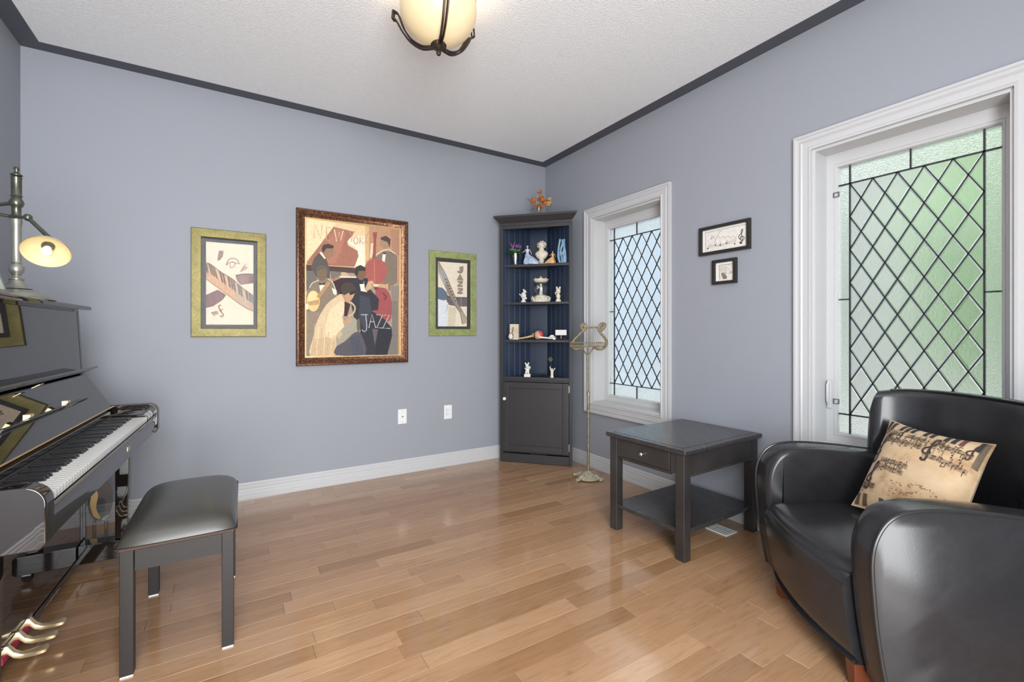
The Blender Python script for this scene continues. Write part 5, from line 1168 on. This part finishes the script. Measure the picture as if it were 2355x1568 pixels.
for x0 in (-.042, .042):
    for y0 in (-.010, .010): MB().tube([(x0, y0, 0), (x0, y0, .041)], .0022, 6).build('leg', 'cabinet_black', t)
MB().tube([(0, -.004, .012), (0, -.004, .041)], .0022, 6).build('pedal_lyre', 'porcelain', t); MB().box(-.046, .046, -.002, .002, .009, .012).build('stretcher', 'cabinet_black', t)
# lowest open shelf: bear, raised arms statue, wire flower, glass plate
t, m = item('glass_plate', 'round clear glass plate lying on the lowest open shelf', 'plate', 1235, .118, Z4, G1); MB().lathe([(0, .002), (.058, .002), (.076, .006), (.090, .014), (.092, .016), (.076, .0085), (.058, .0045), (0, .0045)], 48).build('dish', 'clear_glass', t, smooth=60); MB().lathe([(.0, 0), (.055, 0), (.055, .0019), (0, .0019)], 40).build('foot_ring', 'clear_glass', t)
t = stack('bear_figurine', 'white bear figurine with a violin on a square base', 'figurine', 1213, .018, Z4, [('b', (0, 0, .062), (.020, .017, .024)), ('b', (-.002, -.003, .100), (.017, .016, .017)), ('b', (-.018, 0, .118), (.008, .005, .008)), ('b', (.010, 0, .120), (.008, .005, .008)), ('b', (-.004, -.019, .095), (.008, .007, .006)), ('t', [(-.018, -.006, .072), (-.014, -.022, .078), (.010, -.024, .082)], [.007, .006, .006]), ('t', [(.017, 0, .072), (.028, -.012, .084), (.024, -.02, .094)], [.007, .006, .006]), ('b', (-.010, -.006, .040), (.010, .014, .014)), ('b', (.010, -.006, .040), (.010, .014, .014))], 'porcelain')
MB().box(-.027, .027, -.018, .018, 0, .028).build('base', 'porcelain', t, .003); MB().ball((.012, -.028, .086), (.016, .004, .009), 10, M=T(0, 0, 0)).build('violin', 'ivory', t)
stack('statuette', 'slim white statuette with both arms raised on lowest shelf', 'statuette', 1269.5, .020, Z4, [('l', [(0, 0), (.014, 0), (.014, .010), (.011, .030), (.013, .045), (.012, .055), (.008, .064), (.004, .068)]), ('b', (0, 0, .074), .0075), ('t', [(-.008, 0, .058), (-.014, 0, .076), (-.017, 0, .095)], [.0055, .0045, .004]), ('t', [(.008, 0, .056), (.018, 0, .072), (.027, 0, .082)], [.0055, .0045, .004])], 'ivory')
t, m = item('wire_flower', 'dark wire flower on a stem behind the raised arms statuette', 'ornament', 1266, .12, Z4, G1); mb = MB(); mb.tube([(0, 0, .004), (.002, 0, .08), (0, 0, .140)], .0016, 6); mb.build('stem', 'ink', t)
mb = MB()
for q in range(6): a = q * pi / 3; mb.tube([(.012 * cos(a) + .0065 * cos(b_), 0, .152 + .012 * sin(a) + .0065 * sin(b_)) for b_ in [2 * pi * j / 10 for j in range(10)]], .0016, 5, closed=True)
mb.build('petals', 'antique_brass', t); MB().lathe([(0, 0), (.022, 0), (.020, .004), (0, .005)], 16).build('base', 'ink', t)
# dried flowers on top
t, m = item('dried_flowers', 'small glass vase of dried rust roses on the cabinet top', 'vase', 1239, .06, 2.1586)
MB().lathe([(0, 0), (.024, 0), (.026, .01), (.018, .035), (.020, .055), (.028, .075), (.026, .075), (.018, .055), (.015, .035), (.020, .012), (0, .008)], 16).build('vase', 'clear_glass', t, smooth=60)
def F2(x, y): return ((x - 560) / 4.356 * m, (300 - y) / 4.356 * m)      # from a 4.356x view of the bouquet
rr = random.Random(11); mb = MB(); heads = [((575, 70), .024, 'petal_rust'), ((495, 150), .030, 'petal_rust'), ((590, 150), .034, 'petal_rust'), ((545, 175), .021, 'petal_straw'), ((675, 148), .022, 'petal_straw'), ((668, 195), .024, 'petal_straw'), ((570, 215), .030, 'petal_rust'), ((615, 185), .027, 'petal_rust'), ((545, 110), .010, 'petal_straw'), ((520, 205), .015, 'petal_rust'), ((632, 150), .016, 'petal_rust')]
zo = .0
for (q, r_, mt) in heads: x_, z_ = F2(*q); mb.tube([(0, 0, .03), (x_ * .35, 0, .03 + (z_ - .03) * .5), (x_, 0, z_)], .0018, 5)
mb.build('stems', 'stem_brown', t)
for (q, r_, mt) in heads:
    x_, z_ = F2(*q); mb = MB(); y_ = rr.uniform(-.03, .02)
    for k in range(14):
        a, ph = rr.uniform(0, 2 * pi), rr.uniform(-.4, 1.3); d = Vector((cos(a) * cos(ph), sin(a) * cos(ph), sin(ph))); leaf(mb, Vector((x_, y_, z_)) + d * r_ * .25, d, r_ * .85, r_ * .9, Vector((rr.uniform(-1, 1), rr.uniform(-1, 1), 1)), bend=-.5)
    mb.ball((x_, y_, z_), r_ * .5, 8); mb.build('flower_head', mt, t, smooth=60)
for q, d in (((640, 255), (.4, -.1, -1)), ((650, 200), (1, 0, -.3)), ((480, 130), (-1, 0, .2)), ((520, 215), (-1, 0, -.4))):
    x_, z_ = F2(*q); mb = MB(); leaf(mb, (x_, 0, z_), d, .04, .02); mb.build('leaf', 'petal_rust', t, smooth=60)

# ------------------------------------------------------------------ glass sculpture on the floor behind the piano
t = thing('glass_sculpture', 'clear glass disc sculpture on a slate base behind the piano', 'sculpture', (-.600, 3.30, 0), R(20))
MB().box(-.075, .075, -.055, .055, 0, .014).build('slab', 'slate', t, .002)
for s_ in (-1, 1): MB().box(s_ * .024 - .006, s_ * .024 + .006, -.02, .02, .0142, .115).build('prong', 'crystal', t, .002)
mb = MB(); n = 26; pr = [(.052 * cos(2 * pi * k / n), .225 + .115 * sin(2 * pi * k / n)) for k in range(n)]
mb.prism(pr, -.010, .010, M=Matrix(((1, 0, 0, 0), (0, 0, 1, 0), (0, 1, 0, 0), (0, 0, 0, 1)))); mb.build('disc', 'crystal', t, .003)
mb = MB(); mb.prism(smoothcurve([(-.046, .22), (-.030, .30), (-.012, .26), (-.02, .19), (-.002, .13), (-.030, .15), (-.046, .22)], 4)[:-1], -.0125, -.0102, M=Matrix(((1, 0, 0, 0), (0, 0, 1, 0), (0, 1, 0, 0), (0, 0, 0, 1)))); mb.build('amber_inlay', 'gilt', t)
